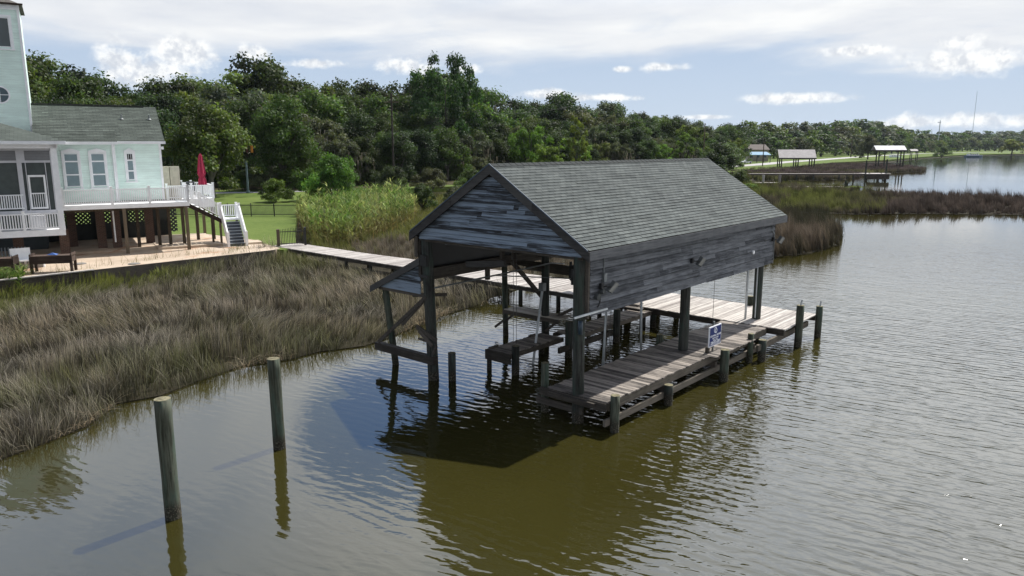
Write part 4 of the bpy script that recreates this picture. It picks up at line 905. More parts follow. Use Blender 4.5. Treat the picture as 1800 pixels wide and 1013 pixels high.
# tower
part('tower_wall', MI, (-12.6, -8.38, 4.0, 8.0, 4.3, 16.75))
part('corner_trim', WT, (-8.50, -8.36, 3.95, 4.0, 8.9, 16.7)); part('frieze', WT, (-12.6, -8.34, 3.93, 4.0, 16.45, 16.75))
b = MB(); b.add([(-12.9, 3.7, 16.75), (-8.15, 3.7, 16.75), (-8.15, 8.3, 16.75), (-12.9, 8.3, 16.75), (-10.5, 6, 18.0)], [(0, 1, 4), (1, 2, 4), (2, 3, 4), (3, 0, 4), (3, 2, 1, 0)]); b.build('tower_roof', ribbed('dark_metal_roof', (.13, .12, .11), 0, .5), HS)
part('roof_edge', M['dark_wood'], (-12.9, -8.12, 3.64, 3.70, 16.72, 16.83))
window(-10.4, -8.98, 14.15, 15.95, 4.0, (1.,), M['glass'], .14, False)
b = MB()
for i in range(28):
    t0, t1 = i / 28 * 6.2832, (i + 1) / 28 * 6.2832
    P = lambda r_, t_, n_: (-9.93 + r_ * math.cos(t_), n_, 11.2 + r_ * math.sin(t_))
    b.add([P(.56, t0, 3.94), P(.56, t1, 3.94), P(.47, t1, 3.94), P(.47, t0, 3.94)], [(3, 2, 1, 0)]); b.add([P(.56, t0, 3.94), P(.56, t1, 3.94), P(.56, t1, 4.), P(.56, t0, 4.)], [(0, 1, 2, 3)])
b.box(-10.4, -9.46, 3.95, 3.965, 11.18, 11.22); b.box(-9.95, -9.91, 3.951, 3.966, 10.73, 11.67)
w = b.build('round_window', WT, HS); b = MB(); b.cyl((-9.93, 3.97, 11.2), (-9.93, 3.99, 11.2), .48, None, 28); b.build('pane', M['glass'], w)
# side deck
def railing(pts, h=1.0, spacing=.125, z=None, parent=None, cap=True, ends=True):
    b = MB()
    for i in range(len(pts) - 1):
        p, q = Vector(pts[i]), Vector(pts[i + 1]); L = (q - p).length; up = Vector((0, 0, 1))
        b.beam(p + up * (h - .05), q + up * (h - .05), .09, .06); b.beam(p + up * .12, q + up * .12, .05, .07)
        n = int(L / spacing)
        for k in range(1, n):
            c = p.lerp(q, k / n); b.box(c.x - .03, c.x + .03, c.y - .02, c.y + .02, c.z + .12, c.z + h - .07)
    for i, p in enumerate(pts):
        if not ends and i in (0, len(pts) - 1): continue
        b.box(p[0] - .07, p[0] + .07, p[1] - .07, p[1] + .07, p[2] - .02, p[2] + h + .1); b.box(p[0] - .09, p[0] + .09, p[1] - .09, p[1] + .09, p[2] + h + .1, p[2] + h + .14)
    return b.build('railing', WT, parent or HS)
part('deck', WT, (-7.2, .22, 0, .05, 3.99, 4.27), (-7.2, .22, .05, 2.5, 4.1, 4.25), (.17, .22, .05, 2.5, 3.99, 4.27), (.22, 2.45, 4.0, 9., 4.0, 4.2))
part('deck_beam', M['house_wood'], (-7.2, .1, .6, .75, 3.8, 4.1), (-7.2, .1, 2.3, 2.45, 3.8, 4.1))
railing([(-7.15, .06, 4.27), (-4.4, .06, 4.27), (-2.2, .06, 4.27), (.16, .06, 4.27)])
railing([(.16, .06, 4.27), (.16, 1.0, 4.27), (.16, 1.9, 4.27)])
railing([(-.7, 4.0, 4.2), (.95, 4.0, 4.2), (2.42, 4.0, 4.2), (2.42, 8.9, 4.2)])
railing([(.2, 8.9, 4.2), (.9, 8.9, 4.2), (1.6, 8.9, 4.2), (2.4, 8.9, 4.2)])
part('deck_skirt', WT, (.25, 2.45, 4.02, 4.06, 3.55, 4.0))
for e, n in ((-.02, .12), (-3.78, .12), (-2.9, 2.3), (-1.6, 2.3), (-.9, 2.4), (.0, 2.4), (2.3, 4.3), (1.2, 4.3), (2.3, 8.5)): part('deck_post', M['house_wood'], (e - .1, e + .1, n - .1, n + .1, 1.0, 3.99))
for e, n in ((-5.1, 3.2), (-4.2, 2.9), (-2.0, 4.5), (-7.3, .8), (-6.8, 5.), (-9.8, 1.2)): part('brick_pier', M['brick'], (e - .27, e + .27, n - .27, n + .27, 1.0, 4.28 if n > 1.5 else 2.75))
MB().tube([(-4.35, 1.9, 4.2), (-4.35, 1.9, 1.6)], .05).build('drain_pipe', WT, HS)
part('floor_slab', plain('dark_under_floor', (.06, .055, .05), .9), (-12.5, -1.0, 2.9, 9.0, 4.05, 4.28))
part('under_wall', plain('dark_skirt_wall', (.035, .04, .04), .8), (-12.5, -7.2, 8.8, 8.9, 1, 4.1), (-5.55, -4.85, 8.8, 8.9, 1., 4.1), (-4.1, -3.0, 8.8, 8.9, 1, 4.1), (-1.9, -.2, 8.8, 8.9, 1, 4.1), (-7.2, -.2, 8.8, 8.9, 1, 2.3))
for e0, e1 in ((-7.2, -5.55), (-4.85, -4.1), (-3.0, -1.9), (-.2, .35)):
    b = MB(); z0, z1 = 2.3 if e1 < 0 else 1.4, 4.1; k = e0 - (z1 - z0)
    while k < e1:
        for sg in (1, -1):
            xa, xb = k, k + (z1 - z0); za, zb = (z0, z1) if sg > 0 else (z1, z0)
            # clip the slat to the panel
            if xa < e0: za += (zb - za) * (e0 - xa) / (xb - xa); xa = e0
            if xb > e1:
                f = (e1 - xa) / max(1e-6, (xb - xa)); zb = za + (zb - za) * f; xb = e1
            if xb - xa > .02: b.beam((xa, 8.85 + .01 * sg, za), (xb, 8.85 + .01 * sg, zb), .012, .12)
        k += .30
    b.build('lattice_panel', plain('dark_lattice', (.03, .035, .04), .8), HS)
# stairs
ST = M['white']; tread = plain('grey_stair_tread', (.30, .33, .36), .7); riser = plain('slate_riser', (.05, .06, .075), .7)
b = MB(); rb = MB()
for i in range(8):
    e = .24 + i * .285; z = 4.25 - (i + 1) * .178; b.box(e, e + .30, 2.02, 3.1, z - .04, z)
b.build('stair_tread', WT, HS); b = MB(); b.beam((.2, 2.0, 4.0), (2.6, 2.0, 2.62), .05, .28); b.beam((.2, 3.1, 4.0), (2.6, 3.1, 2.62), .05, .28); b.build('stair_stringer', M['dark_wood'], HS)
railing([(.22, 1.98, 4.25), (1.15, 1.98, 3.70), (2.5, 1.98, 2.86)])
part('landing', WT, (2.5, 3.82, 2.0, 3.1, 2.7, 2.82)); railing([(2.56, 3.05, 2.82), (3.78, 3.05, 2.82), (3.78, 2.05, 2.82)], .95)
b = MB(); rb = MB()
for i in range(9):
    n0 = 2.0 - (i + 1) * .205; z = 2.80 - (i + 1) * .2; b.box(2.62, 3.74, n0, n0 + .24, z - .03, z); rb.box(2.63, 3.73, n0 + .015, n0 + .03, z - .2, z - .03)
b.build('stair_tread', tread, HS); rb.build('stair_riser', riser, HS)
b = MB()
for e in (2.56, 3.8):
    b.hexa([(e - .05, .12, 1.0), (e + .05, .12, 1.0), (e + .05, .12, 1.95), (e - .05, .12, 1.95), (e - .05, 2.0, 2.7), (e + .05, 2.0, 2.7), (e + .05, 2.0, 3.75), (e - .05, 2.0, 3.75)])
    b.box(e - .08, e + .08, 0.0, .16, 1.0, 2.05)
b.build('stair_side', WT, HS)
for e in (1.9, 2.45, 3.6): part('stair_post', M['house_wood'], (e - .07, e + .07, 2.1, 2.24, 1.0, 2.7 if e > 2 else 3.0))
# screened porch at the left
part('porch_floor', WT, (-13, -7.16, -3.0, -2.95, 2.75, 3.12), (-13, -7.16, -2.95, 2.4, 2.95, 3.1))
railing([(-12, -2.95, 3.12), (-10.4, -2.95, 3.12), (-9.2, -2.95, 3.12), (-7.35, -2.95, 3.12)])
part('porch_column', WT, (-7.48, -7.16, -2.98, -2.66, 3.12, 8.1)); part('porch_beam', WT, (-13, -7.1, -2.98, -2.7, 7.85, 8.15), (-7.38, -7.16, -2.7, 2.4, 7.85, 8.15))
part('screen', M['screen'], (-13, -7.2, -1.92, -1.9, 3.1, 7.1)); part('porch_end', M['screen'], (-7.3, -7.28, -1.9, 2.4, 4.3, 7.8))
part('louvre_panel', ribbed('grey_louvres', (.27, .28, .30), 2, .09), (-13, -9.24, -2.0, -1.96, 7.15, 7.72), (-8.82, -7.5, -2.0, -1.96, 7.15, 7.72))
part('screen_frame', plain('grey_white_frame', (.55, .56, .60), .5, 0, .05), (-13, -7.5, -2.03, -1.93, 7.72, 7.85), (-13, -7.5, -2.03, -1.93, 7.02, 7.15), (-9.24, -9.0, -2.05, -1.94, 4.2, 7.85), (-9.0, -8.82, -2.02, -1.94, 7.15, 7.85),
     (-8.84, -8.80, -2.03, -1.95, 4.2, 7.02), (-7.85, -7.81, -2.03, -1.95, 4.2, 7.02), (-13, -7.5, -2.06, -1.95, 3.95, 4.22), (-7.55, -7.48, -2.03, -1.95, 4.2, 7.85))
b = MB(); b.box(-8.78, -7.9, -2.06, -2.02, 6.18, 6.30); b.box(-8.78, -8.68, -2.06, -2.02, 4.3, 6.18); b.box(-8.0, -7.9, -2.06, -2.02, 4.3, 6.18); b.box(-8.68, -8.0, -2.06, -2.02, 4.3, 4.4); b.box(-8.68, -8.0, -2.06, -2.02, 5.18, 5.25)
for k in range(6): b.box(-8.6 + k * .11, -8.57 + k * .11, -2.05, -2.03, 4.4, 5.2)
b.build('porch_door', WT, HS)
railing([(-12, -2.1, 4.25), (-9.1, -2.1, 4.25)], .95, .12, ends=False)
part('storage_box', plain('white_wicker', (.62, .63, .66), .6), (-8.9, -8.1, -2.7, -2.2, 3.12, 3.95))
RF = [(-6.7, -3.3, 8.28), (-14.5, -3.3, 8.28), (-14.5, 2.2, 9.95), (-11.6, 1.8, 9.9), (-8.4, 3.9, 9.0), (-6.7, 3.9, 8.28)]
def tri_roof(pts, nm):
    p = [Vector(q) for q in pts]; n = (p[1] - p[0]).cross(p[2] - p[0]).normalized()
    if n.z < 0: p.reverse(); n = -n
    ax = Vector((1, 0, 0)) if abs(n.y) > abs(n.x) else Vector((0, 1, 0)); ay = n.cross(ax).normalized()
    b = MB(); dn = Vector((0, 0, .06)); k = len(p)
    b.add(p, [tuple(range(k))], .5, [[(q.dot(ax), q.dot(ay)) for q in p]]); b.add([q - dn for q in p], [tuple(range(k))[::-1]], .5)
    return b.build(nm, M['shingle_house'], HS)
tri_roof([RF[0], RF[3], (-14.5, 1.8, 9.9), RF[1]], 'porch_roof'); tri_roof([RF[0], RF[5], (-11.6, 1.8, 9.9)], 'porch_roof')
part('fascia', WT, (-14.5, -6.66, -3.36, -3.31, 8.08, 8.27), (-6.70, -6.65, -3.31, 3.9, 8.08, 8.27)); part('soffit', WT, (-14.5, -6.7, -3.31, 2.5, 8.16, 8.2))
part('porch_fence', plain('blue_grey_slats', (.16, .19, .22), .7), *[(-10.6 + k * .17, -10.53 + k * .17, -1.2, -1.16, 1.0, 2.0) for k in range(8)])
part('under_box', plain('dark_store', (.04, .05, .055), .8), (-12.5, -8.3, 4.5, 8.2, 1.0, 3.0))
# things on and around the house
CB = empty('deck_cabinet', (*HW(-.35, 4.6), 4.2), HROT, 'pair of tall beige panels standing on the deck at the corner of the mint house', 'screen')
MB().box(-.68, -.02, -.05, .5, 0, 2.33).build('panel', plain('beige_panel', (.42, .38, .31), .7), CB); MB().box(.02, .66, -.05, .5, 0, 2.33).build('panel', bpy.data.materials['beige_panel'], CB)
UM = empty('patio_umbrella', (*HW(2.05, 6.2), 4.2), 0, 'closed crimson patio umbrella standing on the back deck', 'umbrella')
b = MB(); pr = [(.06, 3.22), (.16, 3.05), (.22, 2.6), (.30, 2.1), (.34, 1.75), (.22, 1.45), (.30, 1.3), (.36, .95), (.30, .82)]
vs = []; fs = []
for i, (r_, z) in enumerate(pr):
    for k in range(16): a = k / 16 * 6.2832; rr = r_ * .82 * (1 + .16 * math.cos(a * 8) + .05 * math.sin(a * 3 + i)); vs.append((rr * math.cos(a), rr * math.sin(a), z))
for i in range(len(pr) - 1):
    for k in range(16): j = (k + 1) % 16; fs.append((i * 16 + k, (i + 1) * 16 + k, (i + 1) * 16 + j, i * 16 + j))
fs.append(tuple(range(16))[::-1]); b.add(vs, fs); b.build('canopy', plain('crimson_cloth', (.27, .012, .045), .9), UM)
b = MB(); b.cyl((0, 0, 0), (0, 0, 3.3), .03); b.cyl((0, 0, 0), (0, 0, .08), .3); b.build('pole', M['black'], UM)
for i, (e, n, lab) in enumerate(((.5, 7.6, 'grey cushioned deck chair beside the beige panels'), (1.4, 7.4, 'grey deck chair below the crimson umbrella'))):
    c = empty('deck_chair', (*HW(e, n), 4.2), HROT, lab, 'chair', 'chairs on the back deck'); gm = plain('grey_cushion', (.06, .065, .075), .8)
    MB().box(-.3, .3, -.3, .3, .35, .45).build('seat', gm, c); MB().box(-.3, .3, .24, .34, .45, 1.1).build('backrest', gm, c)
    for sx in (-.27, .27):
        for sy in (-.27, .27): MB().box(sx - .02, sx + .02, sy - .02, sy + .02, 0, .35).build('leg', M['black'], c)
# patio slab and seawall
pt = [(-16, -9.3), (-9.63, -7.39), (4.82, -3.22), (5.5, -2.3), (5.0, 1.2), (5.0, 3.2), (2.5, 9.2), (-16, 9.2)]
o = sheet('patio', [HW(*p) for p in pt], 1.0, M['concrete'], skirt=.3)
SW = empty('seawall', (HOO[0], HOO[1], 0), HROT, 'low dark timber seawall with pale cap holding the edge of the patio', 'wall')
b = MB(); b.beam((-20, -10.5, .55), (-6.0, -6.4, .55), .08, .95); b.beam((-6.0, -6.42, .55), (4.95, -3.27, .55), .08, .95); b.build('sheet_piling', M['beam'], SW)
b = MB(); b.beam((-20, -10.55, 1.04), (-6.0, -6.45, 1.04), .22, .06); b.build('cap', M['deck_x'], SW)
part('step_slab', M['concrete'], (-1.9, 2.3, .9, 8.6, 1.004, 1.16), (3.6, 5.0, .7, 2.0, 1.004, 1.14), (-12, -1.9, 1.3, 8.6, 1.004, 1.12))
for (px, py, r_) in ((140, 464, .36), (236, 464, .34)):
    x, y = G(px, py, 1.01); o = MB(); o.cyl((0, 0, 0), (0, 0, .03), r_, r_, 24); o.cyl((0, 0, .03), (0, 0, .05), r_ * .8, r_ * .78, 24); o = o.build('drain_cover', plain('grey_lid', (.2, .19, .18), .7)); o.location = (x, y, 1.004)
    tag(o, 'round grey lid set in the patio ' + ('near the brick pier' if px < 200 else 'close to the seawall edge'), 'drain cover', 'round lids in the patio')
def table(px, py, lab, w=1.45, dpt=.9, h=.95, pal=False):
    x, y = G(px, py, 1.0); t_ = empty('patio_table', (x, y, 1.0), R(16), lab, 'table')
    MB().box(-w / 2, w / 2, -dpt / 2, dpt / 2, h - .06, h).build('table_top', M['dark_wood'], t_)
    MB().box(-w / 2 + .05, w / 2 - .05, -dpt / 2 - .03, -dpt / 2, h - .42, h + .02).build('apron', M['dark_wood'], t_)
    MB().box(-w / 2, -w / 2 + .05, -dpt / 2, dpt / 2, h - .35, h + .12).box(w / 2 - .05, w / 2, -dpt / 2, dpt / 2, h - .35, h + .12).build('side_board', M['dark_wood'], t_)
    for sx in (-1, 1):
        for sy in (-1, 1): MB().box(sx * (w / 2 - .06) - .07, sx * (w / 2 - .06) + .07, sy * (dpt / 2 - .06) - .06, sy * (dpt / 2 - .06) + .06, 0, h - .06).build('leg', M['dark_wood'], t_)
    return t_
table(96, 478, 'dark wooden work table on the patio by the seawall with a blue cloth on top', 2.1); table(2, 484, 'dark wooden table at the left edge of the photo on the patio', 1.6)
x, y = G(92, 466, 1.96); o = MB(); o.add([(-.3, -.1, .02), (.3, -.14, .02), (.25, .15, .05), (-.1, .2, .09), (0, 0, .14)], [(0, 1, 4), (1, 2, 4), (2, 3, 4), (3, 0, 4), (3, 2, 1, 0)]); o = o.build('cloth', plain('blue_cloth', (.05, .12, .35), .8)); o.location = (*G(96, 478, 1.0), 1.955)
tag(o, 'crumpled blue cloth lying on the dark work table', 'cloth')
x, y = G(40, 472, 1.0); c = empty('patio_chair', (x, y, 1.0), R(40), 'white backed patio chair standing between the two dark tables', 'chair')
MB().box(-.5, .5, .3, .36, .5, 1.15).build('backrest', WT, c); MB().box(-.5, .5, -.3, .3, .42, .5).build('seat', WT, c)
for sx in (-.46, .46):
    MB().tube([(sx, -.28, 0), (sx, -.28, .75), (sx, .33, .75), (sx, .33, 0)], .025).build('leg', M['galv'], c)
x, y = G(62, 470, 1.0); o = MB(); o.box(-.55, .55, -.18, .18, .4, .46); o.box(-.5, -.42, -.16, .16, 0, .4); o.box(.42, .5, -.16, .16, 0, .4); o = o.build('bench', WT); o.location = (x, y, 1.0); o.rotation_euler = (0, 0, R(25))
tag(o, 'low white bench beside the dark work table', 'bench')
# fence and gate
FN = empty('fence', (-36, 75.4, .94), 0, 'long black metal picket fence across the lawn behind the stairs', 'fence'); b = MB(); x = 0
while x < 14.2: b.box(x - .016, x + .016, -.016, .016, .08, 1.25); x += .115
b.build('pickets', M['black'], FN); MB().box(0, 14.2, -.02, .02, .18, .23).box(0, 14.2, -.02, .02, 1.08, 1.13).build('rail', M['black'], FN)
for k in range(7): MB().box(k * 2.36 - .04, k * 2.36 + .04, -.04, .04, 0, 1.34).build('fence_post', M['black'], FN)
g0, g1 = Vector(HW(5.74, -1.05)), Vector(HW(7.55, -1.41)); gd = (g1 - g0); GT = empty('garden_gate', (g0.x, g0.y, .95), math.atan2(gd.y, gd.x), 'black metal gate between posts at the shore end of the boardwalk', 'gate'); L = gd.length
MB().box(-.11, .11, -.11, .11, -.9, 1.22).build('gate_post', M['house_wood'], GT); MB().box(L - .08, L + .08, -.08, .08, -.9, 1.3).build('gate_post', M['black'], GT)
b = MB(); x = .2
while x < L - .1: b.box(x - .015, x + .015, -.015, .015, .1, 1.15 + .12 * math.sin(x / L * 3.14)); x += .11
b.build('pickets', M['black'], GT); MB().box(.11, L - .08, -.02, .02, .15, .2).box(.11, L - .08, -.02, .02, 1.0, 1.05).build('rail', M['black'], GT)

# ------------------------------------------------------------------ trees
def leaf_cloud(centers, N, size, seed, flatten=1., gray=0., droop=0.):
    r = np.random.default_rng(seed); c = np.array([q[:3] for q in centers]); rad = np.array([q[3] for q in centers]); tint = np.array([q[4] for q in centers])
    p = rad ** 2 / (rad ** 2).sum(); k = r.choice(len(c), N, p=p)
    d = r.normal(0, 1, (N, 3)); d /= np.linalg.norm(d, axis=1)[:, None]; d[:, 2] = np.where(d[:, 2] < -.35, -d[:, 2] * .6, d[:, 2])
    rr = rad[k] * (r.random(N) ** .35) * r.uniform(.8, 1.12, N); P = c[k] + d * rr[:, None] * np.array([1, 1, flatten])
    nrm = d * .9 + r.normal(0, .75, (N, 3)) + np.array([0, 0, .35]); nrm /= np.linalg.norm(nrm, axis=1)[:, None]
    a = np.cross(nrm, r.normal(0, 1, (N, 3))); a /= np.linalg.norm(a, axis=1)[:, None] + 1e-9; b_ = np.cross(nrm, a)
    s = size * r.uniform(.6, 1.4, N)[:, None] / 2; e = r.uniform(.45, .8, N)[:, None]
    fz = np.array([1, 1, flatten]); V = np.stack([P - a * s * fz, P + (nrm * .15 - b_ * e) * s * fz, P + a * s * fz, P + (b_ * e + nrm * .15) * s * fz], 1).reshape(-1, 3)
    col = np.ones((N, 4)); t_ = (tint[k] * r.uniform(.72, 1.3, N))[:, None]; hue = r.normal(0, .09, N)
    col[:, 0] = t_[:, 0] * (1 + hue + gray * .2); col[:, 1] = t_[:, 0]; col[:, 2] = t_[:, 0] * (1 - hue + gray * .5)
    C = np.repeat(col, 4, 0); quads = np.arange(4 * N).reshape(-1, 4)
    return V, quads, C
def crown_mesh(seed, shape, N, size):
    r = random.Random(seed); cs = []
    if shape == 'oak':
        for i in range(46):
            u = r.uniform(0, 6.283); v = r.random() ** .7; q = r.uniform(.45, .86)
            cs.append((math.cos(u) * math.cos(v * 1.5) * q, math.sin(u) * math.cos(v * 1.5) * q, .30 + math.sin(v * 1.5) * .62 * q / .86 + r.uniform(-.12, .05), r.uniform(.16, .30), r.uniform(.5, 1.5)))
        for i in range(8): cs.append((r.uniform(-.3, .3), r.uniform(-.3, .3), r.uniform(.3, .7), .35, .8))
        for i in range(12): u = r.uniform(0, 6.283); cs.append((math.cos(u) * .8, math.sin(u) * .8, r.uniform(.05, .3), r.uniform(.12, .22), r.uniform(.5, 1.2)))
    elif shape == 'loose':
        for i in range(38):
            u = r.uniform(0, 6.283); q = r.uniform(.3, .95); cs.append((math.cos(u) * q * .9, math.sin(u) * q * .9, .25 + r.random() * .75 * (1.1 - q * .6), r.uniform(.11, .22), r.uniform(.5, 1.5)))
        for i in range(14): u = r.uniform(0, 6.283); cs.append((math.cos(u) * .3, math.sin(u) * .3, r.uniform(.1, .8), .24, .8))
    elif shape == 'tall':
        for i in range(40):
            u = r.uniform(0, 6.283); z = r.random(); q = (.25 + .55 * math.sin(min(1, z * 1.1) * 2.6)) * r.uniform(.5, 1); cs.append((math.cos(u) * q, math.sin(u) * q, z * .98, r.uniform(.13, .25), r.uniform(.5, 1.5)))
    elif shape == 'pine':
        for lv in range(9):
            z = .18 + lv * .095; R_ = .25 + .72 * math.sqrt(max(0, 1 - ((lv - 2.5) / 7) ** 2)); m = 9 if lv < 7 else 6
            for j in range(m): u = j / m * 6.283 + lv * .7 + r.uniform(-.25, .25); q = R_ * r.uniform(.45, 1.05); cs.append((math.cos(u) * q, math.sin(u) * q, z + r.uniform(-.05, .06), r.uniform(.13, .2), r.uniform(.5, 1.5)))
    elif shape == 'shrub':
        for i in range(44):
            u = r.uniform(0, 6.283); v = r.random(); q = r.uniform(.4, .85); cs.append((math.cos(u) * math.cos(v * 1.5) * q, math.sin(u) * math.cos(v * 1.5) * q, .08 + math.sin(v * 1.5) * .85 * q, r.uniform(.13, .26), r.uniform(.5, 1.5)))
    V, q_, C = leaf_cloud(cs, N, size, seed, .85 if shape == 'shrub' else (.62 if shape == 'pine' else .45 if shape == 'tall' else .55))
    me = raw_mesh('crown', V, q_, np.zeros((0, 3), int), C, M['leaf'], link=False); return me
def trunk_mesh(seed, low=.34, mat=None):
    r = random.Random(seed + 50); b = MB(); z1 = low; b.cyl((0, 0, -.06), (r.uniform(-.04, .04), r.uniform(-.04, .04), z1), .055, .04, 9, 3, .1)
    for k in range(6):
        u = k * 1.05 + r.uniform(-.3, .3); q = r.uniform(.35, .62); m = (math.cos(u) * q * .45, math.sin(u) * q * .45, z1 + r.uniform(.08, .2)); e = (math.cos(u) * q, math.sin(u) * q, z1 + r.uniform(.25, .45))
        b.cyl((0, 0, z1 - .06), m, .032, .02, 7); b.cyl(m, e, .02, .007, 6); b.cyl(m, (e[0] * .6 + .1, e[1] * .6 - .1, e[2] + .05), .014, .005, 5)
    b.cyl((0, 0, z1 - .02), (0, 0, .8), .035, .008, 7); o = b.build('trunk', M['bark']); me = o.data; bpy.data.objects.remove(o); return me
def moss_mesh(seed):
    r = np.random.default_rng(seed); n = 260; u = r.uniform(0, 6.28, n); q = r.uniform(.5, .98, n); x = np.cos(u) * q; y = np.sin(u) * q; z = r.uniform(.12, .75, n) * (1.1 - .3 * q); h = r.uniform(.06, .2, n); w = r.uniform(.008, .022, n)
    a = r.uniform(0, 3.14, n); V = np.stack([np.stack([x - np.cos(a) * w, y - np.sin(a) * w, z], 1), np.stack([x + np.cos(a) * w, y + np.sin(a) * w, z], 1), np.stack([x, y, z - h], 1)], 1).reshape(-1, 3)
    C = np.ones((3 * n, 4)); C[:, :3] = np.array((.17, .165, .14)); return raw_mesh('moss', V, np.zeros((0, 4), int), np.arange(3 * n).reshape(-1, 3), C, M['blade'], link=False)
SH = {}
for kind, specs in {'oak': [(1, 21000, .052), (2, 21000, .05), (3, 21000, .055), (4, 21000, .05)], 'loose': [(11, 16000, .05), (12, 16000, .052), (13, 17000, .047)], 'tall': [(21, 16000, .055), (22, 16000, .052)], 'pine': [(31, 20000, .045)], 'shrub': [(41, 17000, .048), (42, 15000, .05)]}.items():
    SH[kind] = [(crown_mesh(s, kind, N, z), trunk_mesh(s, {'shrub': .1, 'tall': .2, 'pine': .2}.get(kind, .26))) for s, N, z in specs]
FARSH = [(crown_mesh(s, 'oak', 2600, .12), trunk_mesh(s)) for s in (61, 62, 63)]
MOSS = [moss_mesh(1), moss_mesh(2)]
NT_ = [0]
def tree(name, px, base, rad, height, kind, col, label, cat='tree', group=None, far=False, mossy=False, wood=None, z=1.0, crown_name='crown', v=None):
    NT_[0] += 1; x, y = base
    e = empty(name, (x, y, z), random.uniform(0, 6.28), label, cat, group); e.scale = (rad, rad * random.uniform(.9, 1.1), height)
    cm, tm = (random.choice(FARSH) if far else (SH[kind][v] if v is not None else random.choice(SH[kind])))
    c = bpy.data.objects.new(crown_name, cm); COL.objects.link(c); c.parent = e; j = random.uniform(.88, 1.35); jr = random.uniform(.9, 1.14)
    c.color = (col[0] * j * jr, col[1] * j, col[2] * j / jr, 1)
    k = bpy.data.objects.new('trunk', tm); COL.objects.link(k); k.parent = e
    if wood: WOOD.setdefault(wood[1:], []).append((wood[0], e))
    if mossy: m = bpy.data.objects.new('hanging_moss', random.choice(MOSS)); COL.objects.link(m); m.parent = e; m['kind'] = 'stuff'
    return e
DKG, MID, BRT, GRY, PIN, OLV = (.033, .054, .019), (.055, .092, .024), (.11, .19, .027), (.070, .086, .050), (.026, .056, .015), (.075, .105, .028)
def interp(tab, x):
    if x <= tab[0][0]: return tab[0][1]
    for (a, b_), (c, d) in zip(tab, tab[1:]):
        if x <= c: return b_ + (d - b_) * (x - a) / (c - a)
    return tab[-1][1]
SKY_T = [(-200, 90), (45, 80), (90, 96), (135, 95), (170, 110), (215, 146), (262, 158), (300, 130), (350, 126), (400, 108), (450, 102), (500, 122), (560, 122), (600, 150), (680, 138), (725, 140), (780, 116), (815, 130), (860, 150), (900, 170), (960, 162),
         (1050, 172), (1130, 190), (1200, 200), (1240, 212), (1300, 206), (1350, 216), (1420, 212), (1500, 206), (1560, 216), (1620, 228), (1700, 229), (1760, 226), (1850, 228)]
BASE_T = [(-300, 345), (300, 338), (450, 333), (640, 325), (800, 316), (1000, 308), (1200, 301), (1290, 297)]
MARKS = [(-300, 'left of the mint tower'), (60, 'behind the mint house roof'), (280, 'right of the house roof'), (470, 'behind the leafy shrub and reeds'), (660, 'left of the boathouse gable'), (840, 'behind the boathouse ridge'), (1040, 'behind the middle of the roof'), (1200, 'above the far boathouse roof end')]
def mark(px):
    s_ = MARKS[0][1]
    for a, m in MARKS:
        if px >= a: s_ = m
    return s_
ADJ = {'dark': 'dark oak', 'mid': 'green oak', 'gray': 'grey mossy oak', 'olive': 'olive oak', 'bright': 'bright green tree', 'tall': 'narrow dark tree'}
WOOD = {}
KND = {'dark': ('oak', DKG), 'mid': ('oak', MID), 'gray': ('loose', GRY), 'olive': ('loose', OLV), 'bright': ('loose', BRT), 'tall': ('tall', DKG)}
rowdef = [(1.0, .50, 'front row'), (1.12, .68, 'second row'), (1.27, .86, 'third row'), (1.45, 1.0, 'skyline row')]
for ri, (df, hf_, rn) in enumerate(rowdef):
    px = -60 + ri * 13
    while px < 1295:
        by = interp(BASE_T, px); sk = interp(SKY_T, px); D = G(px, by, 1.0)[1] * df
        if ri == 0 and px < 470: px += 46; continue
        ty = by + (sk - by) * hf_ + random.uniform(-5, 7) if ri < 3 else sk + random.uniform(-6, 9)
        fwd = D * _c; X_ = (px - 900) / F * (D * _c + 7 * _s); hgt = CH - 1 + (256 - ty) / F * D
        hgt = max(4, hgt); rad = hgt * random.uniform(.46, .60)
        kk = random.choices(['dark', 'mid', 'gray', 'olive', 'bright', 'tall'], [38, 24, 20, 10, 4 if ri < 2 else 0, 2])[0]
        sh, col = KND[kk]
        tree(ADJ[kk].split()[-1] == 'oak' and 'oak_tree' or 'broadleaf_tree', px, (X_, D + random.uniform(-4, 4)), rad, hgt * 1.0, sh, col, f'{ADJ[kk]} in the {rn} {mark(px)}', 'tree', f'{ADJ[kk]}s in the {rn} {mark(px)}', mossy=kk in ('gray', 'tall'), wood=(px, ADJ[kk], f'{rn} {mark(px)}'))
        px += rad * .80 / D * F * random.uniform(.75, 1.05)
def tree_px(name, px, ty, D, rad_px, kind, col, label, cat='tree', z=1.0, **kw):
    X_ = (px - 900) / F * (D * _c + 7 * _s); hgt = CH - z + (256 - ty) / F * D
    return tree(name, px, (X_, D), rad_px / F * D, hgt, kind, col, label, cat, None, z=z, **kw)
tree_px('oak_tree', 375, 182, 104, 92, 'oak', (.065, .098, .026), 'sunlit green oak with a broad loose crown standing behind the deck and umbrella')
tree_px('oak_tree', 500, 172, 122, 76, 'oak', (.062, .10, .024), 'light green rounded oak above the vine covered shrub')
tree_px('pine_tree', 785, 120, 172, 72, 'pine', PIN, 'tall dark green pine with layered crown rising highest behind the boathouse')
tree_px('broadleaf_tree', 930, 212, 160, 42, 'loose', BRT, 'vivid green tree glowing in front of the dark wood above the boathouse ridge')
tree_px('broadleaf_tree', 960, 246, 150, 38, 'loose', BRT, 'vivid green low tree directly above the boathouse ridge')
tree_px('broadleaf_tree', 1015, 208, 170, 22, 'tall', (.12, .17, .035), 'yellowish green slender tree right of the vivid green tree')
